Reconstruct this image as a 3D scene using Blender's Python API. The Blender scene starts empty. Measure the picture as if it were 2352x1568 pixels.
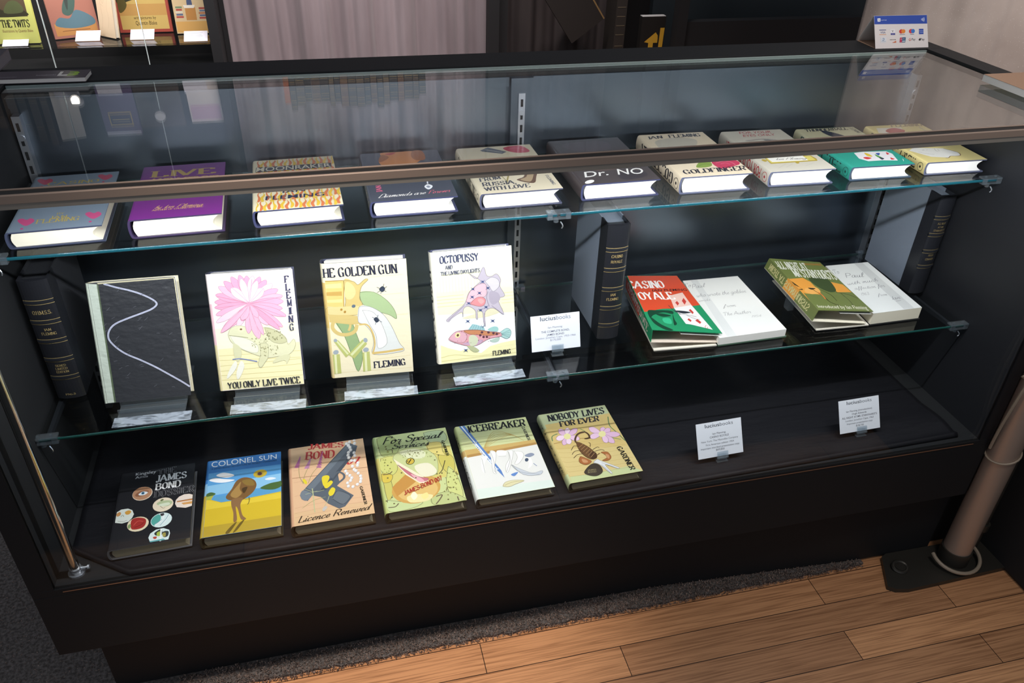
import bpy, math, random
from mathutils import Vector, Matrix
from mathutils.geometry import tessellate_polygon
SC = bpy.context.scene
COL = SC.collection
PI = math.pi

# ------------------------------------------------------------------ camera, world, lights, exposure
cam_d = bpy.data.cameras.new('camera')
cam = bpy.data.objects.new('camera', cam_d)
COL.objects.link(cam)
cam_d.sensor_width = 36.0
cam_d.lens = 27.936
cam_d.clip_start = 0.02
_r = Vector((0.97101978, -0.23748185, 0.02688770))
_u = Vector((0.11065397, 0.54643447, 0.83015967))
_f = Vector((0.21184022, 0.80312623, -0.55687699))
_m = Matrix((_r, _u, -_f)).transposed().to_4x4()
_m.translation = Vector((0.50193, -1.00870, 1.46949))
cam.matrix_world = _m
SC.camera = cam

SC.view_settings.view_transform = 'Standard'
SC.view_settings.look = 'None'
SC.view_settings.gamma = 1.0
SC.view_settings.use_curve_mapping = False
SC.view_settings.exposure = 0.0
SC.cycles.max_bounces = 10
SC.cycles.transparent_max_bounces = 24
SC.cycles.glossy_bounces = 5
SC.cycles.caustics_reflective = False
SC.cycles.caustics_refractive = False
SC.cycles.sample_clamp_indirect = 4.0
SC.cycles.use_denoising = True

W_ = bpy.data.worlds.new('room_ambient')
SC.world = W_
W_.use_nodes = True
W_.node_tree.nodes['Background'].inputs[0].default_value = (0.86, 0.90, 1.0, 1)
W_.node_tree.nodes['Background'].inputs[1].default_value = 0.30


def area(name, loc, target, sx, sy, power, color, spread=PI):
    l = bpy.data.lights.new(name, 'AREA')
    l.shape = 'RECTANGLE'
    l.size, l.size_y = sx, sy
    l.energy = power
    l.color = color
    l.spread = spread
    o = bpy.data.objects.new(name, l)
    COL.objects.link(o)
    d = Vector(target) - Vector(loc)
    o.rotation_euler = d.to_track_quat('-Z', 'Y').to_euler()
    o.location = loc
    return o


# the strip of cool LEDs under the front rail of the case
area('case_strip_light', (0.90, 0.024, 1.036), (0.90, 0.32, 0.50), 1.74, 0.010, 8.6, (0.93, 0.945, 1.0))
# warm room lamps in front of and above the case
_s = bpy.data.lights.new('aisle_spot', 'SPOT')
_s.energy = 210.0
_s.color = (1.0, 0.87, 0.77)
_s.spot_size = math.radians(27)
_s.spot_blend = 1.0
_s.shadow_soft_size = 0.10
_so = bpy.data.objects.new('aisle_spot', _s)
COL.objects.link(_so)
_so.location = (0.45, -0.55, 2.75)
_so.rotation_euler = (Vector((0.52, 0.05, 0.0)) - Vector(_so.location)).to_track_quat('-Z', 'Y').to_euler()
area('booth_lamp', (0.9, 1.9, 2.9), (0.7, 3.0, 0.45), 1.6, 0.2, 19.0, (1.0, 0.90, 0.88), math.radians(75))
area('side_lamp', (2.6, 0.5, 2.6), (2.9, 1.3, 0.9), 0.4, 0.4, 15.0, (1.0, 0.92, 0.86), math.radians(70))
area('front_lamp', (1.55, -0.75, 2.75), (1.62, 0.45, 1.05), 0.3, 0.3, 2.6, (1.0, 0.90, 0.82), math.radians(60))
area('back_case_light', (-0.6, 2.78, 1.02), (-0.5, 2.95, 0.7), 1.3, 0.02, 6.0, (1.0, 0.97, 0.95))

# ------------------------------------------------------------------ materials


def lin(c):
    if isinstance(c, str):
        c = [int(c[i:i + 2], 16) / 255 for i in (0, 2, 4)]
    return tuple((x / 12.92 if x <= 0.04045 else ((x + 0.055) / 1.055) ** 2.4) for x in c[:3]) + (1.0,)


def mat(name, color, rough=0.5, metal=0.0, coat=0.0, coat_r=0.1, spec=0.5, emit=None, estr=0.0, bump=None):
    m = bpy.data.materials.new(name)
    m.use_nodes = True
    nt = m.node_tree
    b = nt.nodes['Principled BSDF']
    b.inputs['Base Color'].default_value = lin(color)
    b.inputs['Roughness'].default_value = rough
    b.inputs['Metallic'].default_value = metal
    b.inputs['Coat Weight'].default_value = coat
    b.inputs['Coat Roughness'].default_value = coat_r
    b.inputs['Specular IOR Level'].default_value = spec
    if emit:
        b.inputs['Emission Color'].default_value = lin(emit)
        b.inputs['Emission Strength'].default_value = estr
    if bump:
        sc, st = bump[0], bump[1]
        tc = nt.nodes.new('ShaderNodeTexCoord')
        no = nt.nodes.new('ShaderNodeTexNoise')
        no.inputs['Scale'].default_value = sc
        no.inputs['Detail'].default_value = 3
        bu = nt.nodes.new('ShaderNodeBump')
        bu.inputs['Strength'].default_value = st
        bu.inputs['Distance'].default_value = bump[2] if len(bump) > 2 else 0.002
        if len(bump) > 3:
            mp = nt.nodes.new('ShaderNodeMapping')
            mp.inputs['Scale'].default_value = bump[3]
            nt.links.new(tc.outputs['Object'], mp.inputs[0])
            nt.links.new(mp.outputs[0], no.inputs['Vector'])
        else:
            nt.links.new(tc.outputs['Object'], no.inputs['Vector'])
        nt.links.new(no.outputs['Fac'], bu.inputs['Height'])
        nt.links.new(bu.outputs[0], b.inputs['Normal'])
    return m


def attr_mat(name, rough=0.45, coat=0.0, coat_r=0.1, wrinkle=None, spec=0.4):
    m = mat(name, 'ffffff', rough, 0, coat, coat_r, spec, bump=wrinkle)
    nt = m.node_tree
    a = nt.nodes.new('ShaderNodeAttribute')
    a.attribute_name = 'Col'
    nt.links.new(a.outputs['Color'], nt.nodes['Principled BSDF'].inputs['Base Color'])
    return m


def glass_mat(name, tint, f0=0.04, rough=0.0, haze=0.0, haze_col='ffffff'):
    """clear sheet: what is behind it, plus a mirror layer that grows towards grazing angles"""
    m = bpy.data.materials.new(name)
    m.use_nodes = True
    nt = m.node_tree
    nt.nodes.clear()
    N = nt.nodes.new
    out = N('ShaderNodeOutputMaterial')
    tr = N('ShaderNodeBsdfTransparent')
    tr.inputs[0].default_value = lin(tint)
    gl = N('ShaderNodeBsdfGlossy')
    gl.inputs['Roughness'].default_value = rough
    geo = N('ShaderNodeNewGeometry')
    dot = N('ShaderNodeVectorMath'); dot.operation = 'DOT_PRODUCT'
    nt.links.new(geo.outputs['Incoming'], dot.inputs[0])
    nt.links.new(geo.outputs['True Normal'], dot.inputs[1])
    ab = N('ShaderNodeMath'); ab.operation = 'ABSOLUTE'
    nt.links.new(dot.outputs['Value'], ab.inputs[0])
    om = N('ShaderNodeMath'); om.operation = 'SUBTRACT'; om.inputs[0].default_value = 1.0
    nt.links.new(ab.outputs[0], om.inputs[1])
    pw = N('ShaderNodeMath'); pw.operation = 'POWER'; pw.inputs[1].default_value = 5.0
    nt.links.new(om.outputs[0], pw.inputs[0])
    ma = N('ShaderNodeMath'); ma.operation = 'MULTIPLY_ADD'
    ma.inputs[1].default_value = 1 - f0; ma.inputs[2].default_value = f0
    nt.links.new(pw.outputs[0], ma.inputs[0])
    mx = N('ShaderNodeMixShader')
    nt.links.new(ma.outputs[0], mx.inputs[0])
    src = tr
    if haze:
        df = N('ShaderNodeBsdfDiffuse'); df.inputs[0].default_value = lin(haze_col)
        mh = N('ShaderNodeMixShader'); mh.inputs[0].default_value = haze
        nt.links.new(tr.outputs[0], mh.inputs[1]); nt.links.new(df.outputs[0], mh.inputs[2])
        src = mh
    nt.links.new(src.outputs[0], mx.inputs[1])
    nt.links.new(gl.outputs[0], mx.inputs[2])
    nt.links.new(mx.outputs[0], out.inputs[0])
    return m


M = {}
M['print'] = attr_mat('printed_paper', 0.42, 0.35, 0.09)
M['mylar'] = attr_mat('printed_paper_in_film', 0.42, 0.7, 0.05, (70, 0.10, 0.004, (1, 2.2, 1)))
M['film_wrinkled'] = attr_mat('dark_boards_in_film', 0.45, 0.8, 0.07, (60, 0.35, 0.004, (1, 1.7, 1)))
M['matte_print'] = attr_mat('matte_paper', 0.6, 0.0)
M['pages'] = mat('page_edges', 'ece4cf', 0.8, bump=(900, 0.25, 0.0006, (0.02, 0.02, 1)))
M['pages_white'] = mat('white_page_edges', 'efece6', 0.8, bump=(900, 0.25, 0.0006, (0.02, 0.02, 1)))
M['pages_brown'] = mat('toned_page_edges', '9c9078', 0.85, bump=(900, 0.25, 0.0006, (0.02, 0.02, 1)))  # darker brown page edges, used for the books on the cloth
M['leather'] = attr_mat('black_leather', 0.38, 0.15, 0.25, (220, 0.15, 0.001))
M['grey_cloth'] = mat('grey_blue_book_cloth', '7b8492', 0.8, bump=(600, 0.3, 0.0008))
M['black_cloth_board'] = mat('black_book_cloth', '26272c', 0.7, bump=(600, 0.3, 0.0008))
M['black'] = mat('black_painted_wood', '222325', 0.62, spec=0.2, bump=(60, 0.08, 0.001))
M['black_in'] = mat('black_case_lining', '1c1d21', 0.5, spec=0.4, bump=(40, 0.15, 0.002, (0.25, 1, 1)))
M['rail'] = mat('bronze_anodised_rail', '978578', 0.42, 0.15, spec=0.4)
M['rail_low'] = mat('grey_lower_rail', '8d887f', 0.45, 0.1, spec=0.4)
M['gasket'] = mat('black_gasket', '141210', 0.6)
M['edge_wood'] = mat('worn_wood_edge', '8a5f45', 0.6)
M['glass'] = glass_mat('clear_glass', 'fafcfb')
M['front_glass'] = glass_mat('front_glass', 'fafcfb', 0.024)
M['shelf_glass'] = glass_mat('shelf_glass', 'fdfefd', 0.035)
M['acrylic'] = glass_mat('clear_acrylic', 'e6ecf0', 0.06, 0.03, 0.05, 'e6edf2')
M['panel'] = mat('dark_blue_grey_lining', '1f2329', 0.31, spec=1.0, bump=(40, 0.15, 0.002, (0.25, 1, 1)))
M['panel'].node_tree.nodes['Principled BSDF'].inputs['IOR'].default_value = 1.9
M['panel'].node_tree.nodes['Principled BSDF'].inputs['Specular Tint'].default_value = (0.70, 0.85, 1.0, 1)
M['edge'] = mat('blue_green_glass_edge', '18505c', 0.10, spec=0.8)
M['edge_dark'] = mat('dark_green_glass_edge', '1c4f4a', 0.12, spec=0.8)
M['edge_rear'] = mat('grey_green_glass_edge', '36504e', 0.2, spec=0.6)
M['edge_pale'] = mat('ground_glass_edge', 'a9b8b8', 0.4)
M['chrome'] = mat('chrome', 'd8d4d0', 0.14, 1.0)
M['zinc'] = mat('zinc_plated_steel', 'd4d8e0', 0.32, 0.9)
M['dark'] = mat('dark_slot', '0a0a0c', 0.9)
M['arm'] = mat('dark_bracket_steel', '3c3f46', 0.35, 0.6)
M['led'] = mat('led_chip', 'ffffff', 0.4, emit='e8f2ff', estr=30.0)
M['white'] = mat('white_enamel', 'e4e4e6', 0.4)
M['cloth'] = mat('black_display_cloth', '0e0e14', 0.62, spec=0.3, bump=(14, 0.35, 0.006, (1, 2.5, 1)))
M['pole'] = mat('grey_brown_steel_tube', 'c0ab9c', 0.36, 0.45, bump=(90, 0.06, 0.001))
M['plate'] = mat('dull_steel_plate', '4a4843', 0.45, 0.6, bump=(30, 0.2, 0.002))
M['cable'] = mat('beige_cable', 'a49684', 0.5)
M['film'] = glass_mat('crinkled_clear_film', 'f0f4f8', 0.10, 0.06, 0.30, 'dfe8f4')  # veined pale haze imitates the strip light's reflection before each standing book
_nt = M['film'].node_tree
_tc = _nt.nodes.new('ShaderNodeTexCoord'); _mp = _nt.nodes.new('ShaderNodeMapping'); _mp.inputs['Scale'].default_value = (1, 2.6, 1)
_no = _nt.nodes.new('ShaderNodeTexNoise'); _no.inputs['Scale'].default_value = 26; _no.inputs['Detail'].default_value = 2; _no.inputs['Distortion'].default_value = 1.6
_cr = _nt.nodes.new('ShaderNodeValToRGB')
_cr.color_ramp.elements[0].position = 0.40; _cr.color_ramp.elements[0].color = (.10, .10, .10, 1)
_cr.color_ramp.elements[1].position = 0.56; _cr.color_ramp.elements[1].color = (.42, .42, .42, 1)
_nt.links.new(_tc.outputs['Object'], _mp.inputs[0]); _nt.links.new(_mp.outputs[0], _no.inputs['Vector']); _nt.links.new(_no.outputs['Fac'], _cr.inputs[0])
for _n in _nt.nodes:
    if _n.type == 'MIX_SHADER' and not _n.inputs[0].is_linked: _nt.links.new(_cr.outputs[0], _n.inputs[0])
M['card'] = mat('white_card', 'dcdad6', 0.6)
M['tan'] = mat('tan_cardboard', 'a8876f', 0.75)
M['lamp'] = mat('lamp_glow', 'ffffff', 0.4, emit='fff2e0', estr=25.0)
M['drape'] = mat('black_drape', '1d1d1f', 0.8)


def noise_mat(name, c1, c2, scale, rough=0.8, vec=(1, 1, 1), bump=0.0, spec=0.3, detail=4, sheen=0.0, ramp=(0.35, 0.65)):
    m = mat(name, c1, rough, spec=spec)
    nt = m.node_tree
    b = nt.nodes['Principled BSDF']
    tc = nt.nodes.new('ShaderNodeTexCoord')
    mp = nt.nodes.new('ShaderNodeMapping')
    mp.inputs['Scale'].default_value = vec
    no = nt.nodes.new('ShaderNodeTexNoise')
    no.inputs['Scale'].default_value = scale
    no.inputs['Detail'].default_value = detail
    cr = nt.nodes.new('ShaderNodeValToRGB')
    cr.color_ramp.elements[0].position, cr.color_ramp.elements[1].position = ramp
    cr.color_ramp.elements[0].color = lin(c1)
    cr.color_ramp.elements[1].color = lin(c2)
    nt.links.new(tc.outputs['Object'], mp.inputs[0])
    nt.links.new(mp.outputs[0], no.inputs['Vector'])
    nt.links.new(no.outputs['Fac'], cr.inputs[0])
    nt.links.new(cr.outputs[0], b.inputs['Base Color'])
    if bump:
        bu = nt.nodes.new('ShaderNodeBump')
        bu.inputs['Strength'].default_value = bump
        bu.inputs['Distance'].default_value = 0.003
        nt.links.new(no.outputs['Fac'], bu.inputs['Height'])
        nt.links.new(bu.outputs[0], b.inputs['Normal'])
    if sheen:
        b.inputs['Sheen Weight'].default_value = sheen
    return m


M['wrap_white'] = mat('white_board_edge', 'e2dedb', 0.6)
M['carpet'] = noise_mat('dark_carpet', '4c4846', '75706e', 160, 0.95, bump=0.8)
M['pile'] = noise_mat('carpet_pile', '655650', 'ac988c', 300, 0.95)
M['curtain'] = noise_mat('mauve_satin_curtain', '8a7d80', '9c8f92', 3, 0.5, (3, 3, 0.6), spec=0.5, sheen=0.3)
M['curtain_dim'] = noise_mat('brown_grey_curtain', '3e3838', '4a4342', 3, 0.6, (3, 3, 0.6))  # darker copy of the mauve curtain; dimming by shade put into the colour
M['sheet'] = noise_mat('sparkling_plastic_sheet', '7d736e', '918883', 4, 0.32, spec=0.6, bump=0.2)


_nt = M['sheet'].node_tree
_tc = _nt.nodes.new('ShaderNodeTexCoord')
_vo = _nt.nodes.new('ShaderNodeTexVoronoi'); _vo.inputs['Scale'].default_value = 150
_lt = _nt.nodes.new('ShaderNodeMath'); _lt.operation = 'LESS_THAN'; _lt.inputs[1].default_value = 0.10
_mx = _nt.nodes.new('ShaderNodeMix'); _mx.data_type = 'RGBA'; _mx.inputs[7].default_value = (0.50, 0.48, 0.47, 1)  # sparkle glints put into the base colour as pale dots
_b = _nt.nodes['Principled BSDF']
_src = _b.inputs['Base Color'].links[0].from_socket
_nt.links.new(_tc.outputs['Object'], _vo.inputs['Vector']); _nt.links.new(_vo.outputs['Distance'], _lt.inputs[0])
_nt.links.new(_lt.outputs[0], _mx.inputs[0]); _nt.links.new(_src, _mx.inputs[6]); _nt.links.new(_mx.outputs[2], _b.inputs['Base Color'])


def wood_mat():
    m = mat('pine_floor_boards', 'b07c56', 0.5, spec=0.35)
    nt = m.node_tree
    b = nt.nodes['Principled BSDF']
    N = nt.nodes.new
    tc = N('ShaderNodeTexCoord')
    mp = N('ShaderNodeMapping')
    mp.inputs['Location'].default_value = (0.55, 0.062, 0)
    nt.links.new(tc.outputs['Object'], mp.inputs[0])
    br = N('ShaderNodeTexBrick')
    br.offset = 0.37
    br.inputs['Color1'].default_value = lin('e8aa78')
    br.inputs['Color2'].default_value = lin('c08c64')
    br.inputs['Mortar'].default_value = lin('3c281c')
    br.inputs['Scale'].default_value = 1.0
    br.inputs['Mortar Size'].default_value = 0.0009
    br.inputs['Brick Width'].default_value = 0.78
    br.inputs['Row Height'].default_value = 0.072
    nt.links.new(mp.outputs[0], br.inputs['Vector'])
    # long grain
    mg = N('ShaderNodeMapping')
    mg.inputs['Scale'].default_value = (1.6, 60, 1)
    nt.links.new(tc.outputs['Object'], mg.inputs[0])
    no = N('ShaderNodeTexNoise')
    no.inputs['Scale'].default_value = 4.0
    no.inputs['Detail'].default_value = 5
    no.inputs['Distortion'].default_value = 0.6
    nt.links.new(mg.outputs[0], no.inputs['Vector'])
    cr = N('ShaderNodeValToRGB')
    cr.color_ramp.elements[0].position = 0.30
    cr.color_ramp.elements[0].color = (0.42, 0.36, 0.32, 1)
    cr.color_ramp.elements[1].position = 0.58
    cr.color_ramp.elements[1].color = (1, 1, 1, 1)
    nt.links.new(no.outputs['Fac'], cr.inputs[0])
    mm = N('ShaderNodeMix'); mm.data_type = 'RGBA'; mm.blend_type = 'MULTIPLY'
    mm.inputs[0].default_value = 0.8
    nt.links.new(br.outputs['Color'], mm.inputs[6])
    nt.links.new(cr.outputs[0], mm.inputs[7])
    nt.links.new(mm.outputs[2], b.inputs['Base Color'])
    bu = N('ShaderNodeBump'); bu.inputs['Strength'].default_value = 0.15; bu.inputs['Distance'].default_value = 0.001
    nt.links.new(no.outputs['Fac'], bu.inputs['Height'])
    nt.links.new(bu.outputs[0], b.inputs['Normal'])
    return m


M['wood'] = wood_mat()

# ------------------------------------------------------------------ mesh building


class MB:
    """collects faces and links them as one mesh object"""

    def __init__(self):
        self.v, self.f, self.c, self.m = [], [], [], []

    def add(self, vs, fs, col=None, mi=0):
        o = len(self.v)
        self.v += [tuple(p) for p in vs]
        for f in fs:
            self.f.append(tuple(i + o for i in f))
            self.c.append(col)
            self.m.append(mi)

    def box(self, a, b, col=None, mi=0, mtx=None):
        (x0, y0, z0), (x1, y1, z1) = a, b
        vs = [Vector(p) for p in ((x0, y0, z0), (x1, y0, z0), (x1, y1, z0), (x0, y1, z0), (x0, y0, z1), (x1, y0, z1), (x1, y1, z1), (x0, y1, z1))]
        if mtx:
            vs = [mtx @ p for p in vs]
        self.add(vs, [(3, 2, 1, 0), (4, 5, 6, 7), (0, 1, 5, 4), (1, 2, 6, 5), (2, 3, 7, 6), (3, 0, 4, 7)], col, mi)
        return self

    def hexa(self, lo, hi, col=None, mi=0):
        """solid between two quads"""
        self.add(list(lo) + list(hi), [(3, 2, 1, 0), (4, 5, 6, 7), (0, 1, 5, 4), (1, 2, 6, 5), (2, 3, 7, 6), (3, 0, 4, 7)], col, mi)
        return self

    def prism(self, pts, fn, a, b, col=None, mi=0, caps=True):
        """outline pts extruded from a to b; fn(p, t) -> 3-D"""
        n = len(pts)
        vs = [fn(p, a) for p in pts] + [fn(p, b) for p in pts]
        fs = [(i, (i + 1) % n, n + (i + 1) % n, n + i) for i in range(n)]
        self.add(vs, fs, col, mi)
        if caps:
            tri = tessellate_polygon([[Vector((p[0], p[1], 0)) for p in pts]])
            self.add(vs, [tuple(t) for t in tri] + [tuple(i + n for i in reversed(t)) for t in tri], col, mi)
        return self

    def tube(self, path, r, n=10, col=None, mi=0, caps=True, closed=False):
        path = [Vector(p) for p in path]
        rs = r if isinstance(r, (list, tuple)) else [r] * len(path)
        k = len(path)
        vs = []
        up = None
        for i, p in enumerate(path):
            a = path[(i - 1) % k] if (closed or i > 0) else p
            b = path[(i + 1) % k] if (closed or i < k - 1) else p
            t = (b - a).normalized()
            if up is None:
                up = t.orthogonal().normalized()
            up = (up - t * up.dot(t)).normalized()
            s = t.cross(up)
            vs += [p + (up * math.cos(2 * PI * j / n) + s * math.sin(2 * PI * j / n)) * rs[i] for j in range(n)]
        fs = []
        for i in range(k if closed else k - 1):
            i2 = (i + 1) % k
            for j in range(n):
                j2 = (j + 1) % n
                fs.append((i * n + j, i * n + j2, i2 * n + j2, i2 * n + j))
        if caps and not closed:
            fs.append(tuple(range(n - 1, -1, -1)))
            fs.append(tuple((k - 1) * n + j for j in range(n)))
        self.add(vs, fs, col, mi)
        return self

    def build(self, name, mats, parent=None, smooth=False, bevel=0.0, fix=True):
        me = bpy.data.meshes.new(name)
        me.from_pydata(self.v, [], self.f)
        mats = mats if isinstance(mats, (list, tuple)) else [mats]
        for mm in mats:
            me.materials.append(mm)
        if len(mats) > 1:
            me.polygons.foreach_set('material_index', self.m)
        if any(c is not None for c in self.c):
            at = me.color_attributes.new('Col', 'FLOAT_COLOR', 'CORNER')
            buf = []
            for p, c in zip(me.polygons, self.c):
                buf += list(lin(c) if c is not None else (0.5, 0.5, 0.5, 1)) * p.loop_total
            at.data.foreach_set('color', buf)
        if fix:
            import bmesh
            bm = bmesh.new()
            bm.from_mesh(me)
            bmesh.ops.recalc_face_normals(bm, faces=bm.faces)
            bm.to_mesh(me)
            bm.free()
        if smooth:
            me.polygons.foreach_set('use_smooth', [True] * len(me.polygons))
        me.update()
        o = bpy.data.objects.new(name, me)
        COL.objects.link(o)
        if parent:
            o.parent = parent
        if smooth and smooth != 'all':
            es = o.modifiers.new('split', 'EDGE_SPLIT')
            es.split_angle = math.radians(40)
        if bevel:
            bv = o.modifiers.new('bevel', 'BEVEL')
            bv.width = bevel
            bv.segments = 2
            bv.limit_method = 'ANGLE'
        return o


def tag(o, label=None, cat=None, group=None, kind=None):
    if label: o['label'] = label
    if cat: o['category'] = cat
    if group: o['group'] = group
    if kind: o['kind'] = kind
    return o


def thing(name, label, cat, loc=(0, 0, 0), group=None, mtx=None):
    o = bpy.data.objects.new(name, None)
    o.empty_display_size = 0.02
    COL.objects.link(o)
    if mtx is not None:
        o.matrix_world = mtx
    else:
        o.location = loc
    return tag(o, label, cat, group)


def frame(p, ex, ey):
    ex, ey = Vector(ex).normalized(), Vector(ey).normalized()
    ez = ex.cross(ey)
    m = Matrix((ex, ey, ez)).transposed().to_4x4()
    m.translation = Vector(p)
    return m


# ------------------------------------------------------------------ lettering: pen-drawn alphabets
CAPS = {
    'A': '0,0 4,10;4,10 8,0;1.7,3.4 6.4,3.4', 'B': '1,0 1,10;c1,10 4.8,9.9 6,7.6 4.6,5.4 1,5.2;c1,5.2 5,5.1 6.7,2.7 5,.1 1,0',
    'C': 'c6.5,7.4 5,9.8 2.6,9.6 .9,7 .8,3.5 2.2,.5 4.4,.2 6,1 6.6,2.8', 'D': '1,0 1,10;c1,10 4.4,9.8 6.6,7.4 6.6,2.6 4.4,.2 1,0',
    'E': '1,0 1,10;1,10 5.8,10;1,5.2 4.4,5.2;1,0 6.2,0;5.8,10 5.8,8;6.2,0 6.2,2.2', 'F': '1,0 1,10;1,10 5.8,10;1,5.2 4.4,5.2;5.8,10 5.8,7.8',
    'G': 'c6.5,7.4 5,9.8 2.6,9.6 .9,7 .8,3.5 2.2,.5 4.4,.2 6.3,1.4;6.2,0 6.2,4.2;4.4,4.2 7.2,4.2', 'H': '1,0 1,10;6.4,0 6.4,10;1,5.2 6.4,5.2',
    'I': '1.4,0 1.4,10', 'J': '3.4,10 3.4,3;c3.4,3 2.6,.5 1,.2 .2,1.8', 'K': '1,0 1,10;6.2,10 1,4.4;2.8,6.2 6.6,0', 'L': '1,0 1,10;1,0 5.8,0;5.8,0 5.8,2.4',
    'M': '1,0 1,10;1,10 4.6,1;4.6,1 8.2,10;8.2,10 8.2,0', 'N': '1,0 1,10;1,10 6.6,0;6.6,0 6.6,10', 'O': 'c3.6,9.9 1.2,8.2 .8,5 1.2,1.8 3.6,.1 6,1.8 6.4,5 6,8.2 3.6,9.9',
    'P': '1,0 1,10;c1,10 5,9.8 6.4,7.4 5,4.8 1,4.6', 'Q': 'c3.6,9.9 1.2,8.2 .8,5 1.2,1.8 3.6,.1 6,1.8 6.4,5 6,8.2 3.6,9.9;4,2 6.6,-1', 'R': '1,0 1,10;c1,10 5,9.8 6.2,7.4 5,5 1,4.8;3.6,4.9 6.6,0',
    'S': 'c5.9,7.8 4.4,9.8 2.2,9.6 1,7.6 2.2,5.8 4.6,4.6 6,2.6 4.6,.3 2.4,.2 .7,2.2', 'T': '3.4,0 3.4,10;.2,10 6.6,10;.2,10 .2,8;6.6,10 6.6,8',
    'U': '1,10 1,3.2;c1,3.2 1.8,.5 3.7,.1 5.6,.6 6.3,3.2;6.3,3.2 6.3,10', 'V': '0,10 3.6,0;3.6,0 7.2,10', 'W': '0,10 2.6,0;2.6,0 5,10;5,10 7.4,0;7.4,0 10,10',
    'X': '.4,10 6.8,0;.4,0 6.8,10', 'Y': '0,10 3.4,5;3.4,5 6.8,10;3.4,5 3.4,0', 'Z': '.6,10 6,10;6,10 .6,0;.6,0 6.2,0',
    '0': 'c3,9.9 1,7 1,3 3,.1 5,3 5,7 3,9.9', '1': '1.6,0 1.6,10', '3': 'c.8,9 3,9.8 4.4,7.6 2.4,5.4 5,2.8 3,.1 .6,1.4', '4': '4,0 4,10;4,10 .4,3;.4,3 5.6,3', '5': '1,10 4.8,10;1,10 1,5.6;c1,5.6 4,6 5,3 3,.1 .6,1.2',
    '6': 'c4.6,9 2,8 .9,4 2.4,.1 4.8,2.4 3.4,5 1,3.6', '7': '.4,10 5,10;5,10 2,0', '9': 'c4.8,6.4 2.4,5 .9,7.4 2.6,9.9 4.8,7 4,2 1.6,.2', '.': '.6,0 .6,1.2', ',': '.8,1 .4,-1.6', "'": '.8,10 .6,7.6',
}
LOW = {
    'a': 'c4,4.4 2,5 .5,3 1,.4 3,.8 4.2,4.6;c4.2,5 4,1 4.8,.1 5.8,1.2', 'b': 'c.6,5 2,10 1.6,6 1.2,.4 3,.2 4,2.6 2.6,4.6 1.4,3', 'c': 'c4,4.2 2.4,5 .6,3 1.2,.3 3,.3 4.6,1.6',
    'd': 'c4,4.4 2,5 .5,3 1,.4 3,.8 4.2,4.6;c4.6,10 4.2,4 4.2,.6 5.8,1', 'e': 'c.8,2.2 3,3 3.2,4.8 1.6,4.6 .7,2 2,.1 4.4,1.6', 'f': 'c.4,1 3,6 4,9.6 2.8,9.4 1.8,4 1,-3.6 .2,-3.2 1.6,0 3.6,1.4',
    'g': 'c4,4.4 2,5 .5,3 1,.6 3,1 4.2,4.6;c4.2,5 3.6,-2 2,-4 .6,-3 2.4,-.6 5.4,1', 'h': 'c.6,5 2.6,10 2,8 .8,0;c1,2 2.6,4.8 3.8,4.4 3.6,1 4.2,.1 5.4,1.2', 'i': 'c.8,5 .6,1 1.2,.1 2.4,1.2;1.1,7 1.3,7.6',
    'k': 'c.6,5 2.6,10 2,8 .8,0;c1,2 3.4,4.8 3.2,3 1.4,2.6 3,.6 4.6,.6', 'l': 'c.4,1 2.6,7 2.6,10 1.4,8 1,1.4 1.8,.1 3,1.2', 'm': 'c.6,4.8 .8,2 .6,0;c.7,2 2,4.8 2.8,4.2 2.6,0;c2.7,2 4,4.8 4.8,4.2 4.6,1 5.2,.1 6.4,1.2',
    'n': 'c.6,4.8 .8,2 .6,0;c.7,2 2.4,4.8 3.4,4.2 3.2,1 3.8,.1 5,1.2', 'o': 'c2.4,5 .8,4 .8,1 2.4,.1 4,1.6 3.8,4 2.4,5 3.4,3.8 5,4', 'p': 'c.8,5 .6,0 .2,-4;c.7,2 2.4,4.8 4,3.6 3.4,.6 1.6,.2 .8,1',
    'r': 'c.4,4 1.4,5 1.4,4 3.2,4.4 2.6,1 3.2,.1 4.4,1.2', 's': 'c.2,.8 2,3 2.6,5 3.2,2 2.4,.1 1,.6;2.6,.2 4.2,1.4', 't': 'c.2,1 1.8,5 2.2,8.4;c2.2,8 1.4,2 1.8,.1 3.4,1.2;.6,5.4 3.6,5.6',
    'u': 'c.8,5 .6,1.4 1.6,.1 3,1 3.8,5;c3.8,5 3.6,1 4.4,.1 5.6,1.2', 'v': 'c.6,4.6 2,4 2.2,.2 3.8,2 4,5 5,4.6', 'w': 'c.6,5 .8,1 2,.2 3,2 3.2,5;c3.2,5 3.2,1 4.4,.1 5.6,2 5.4,5 6.6,4.4',
    'y': 'c.8,5 .8,1.6 2,.6 3.4,2 4,5;c4,5 3.2,-2 1.6,-4 .4,-3 2.4,-.6 5,1',
}


def smooth_pts(p, k=5, closed=False):
    n = len(p)
    if n < 3: return p
    out = []
    for i in range(n if closed else n - 1):
        if closed:
            a, b, c, d = p[(i - 1) % n], p[i], p[(i + 1) % n], p[(i + 2) % n]
        else:
            a, b, c, d = p[max(i - 1, 0)], p[i], p[i + 1], p[min(i + 2, n - 1)]
        for j in range(k):
            t = j / k
            out.append(tuple(0.5 * (2 * b[q] + (c[q] - a[q]) * t + (2 * a[q] - 5 * b[q] + 4 * c[q] - d[q]) * t * t + (3 * b[q] - a[q] - 3 * c[q] + d[q]) * t ** 3) for q in (0, 1)))
    if not closed: out.append(p[-1])
    return out


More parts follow.
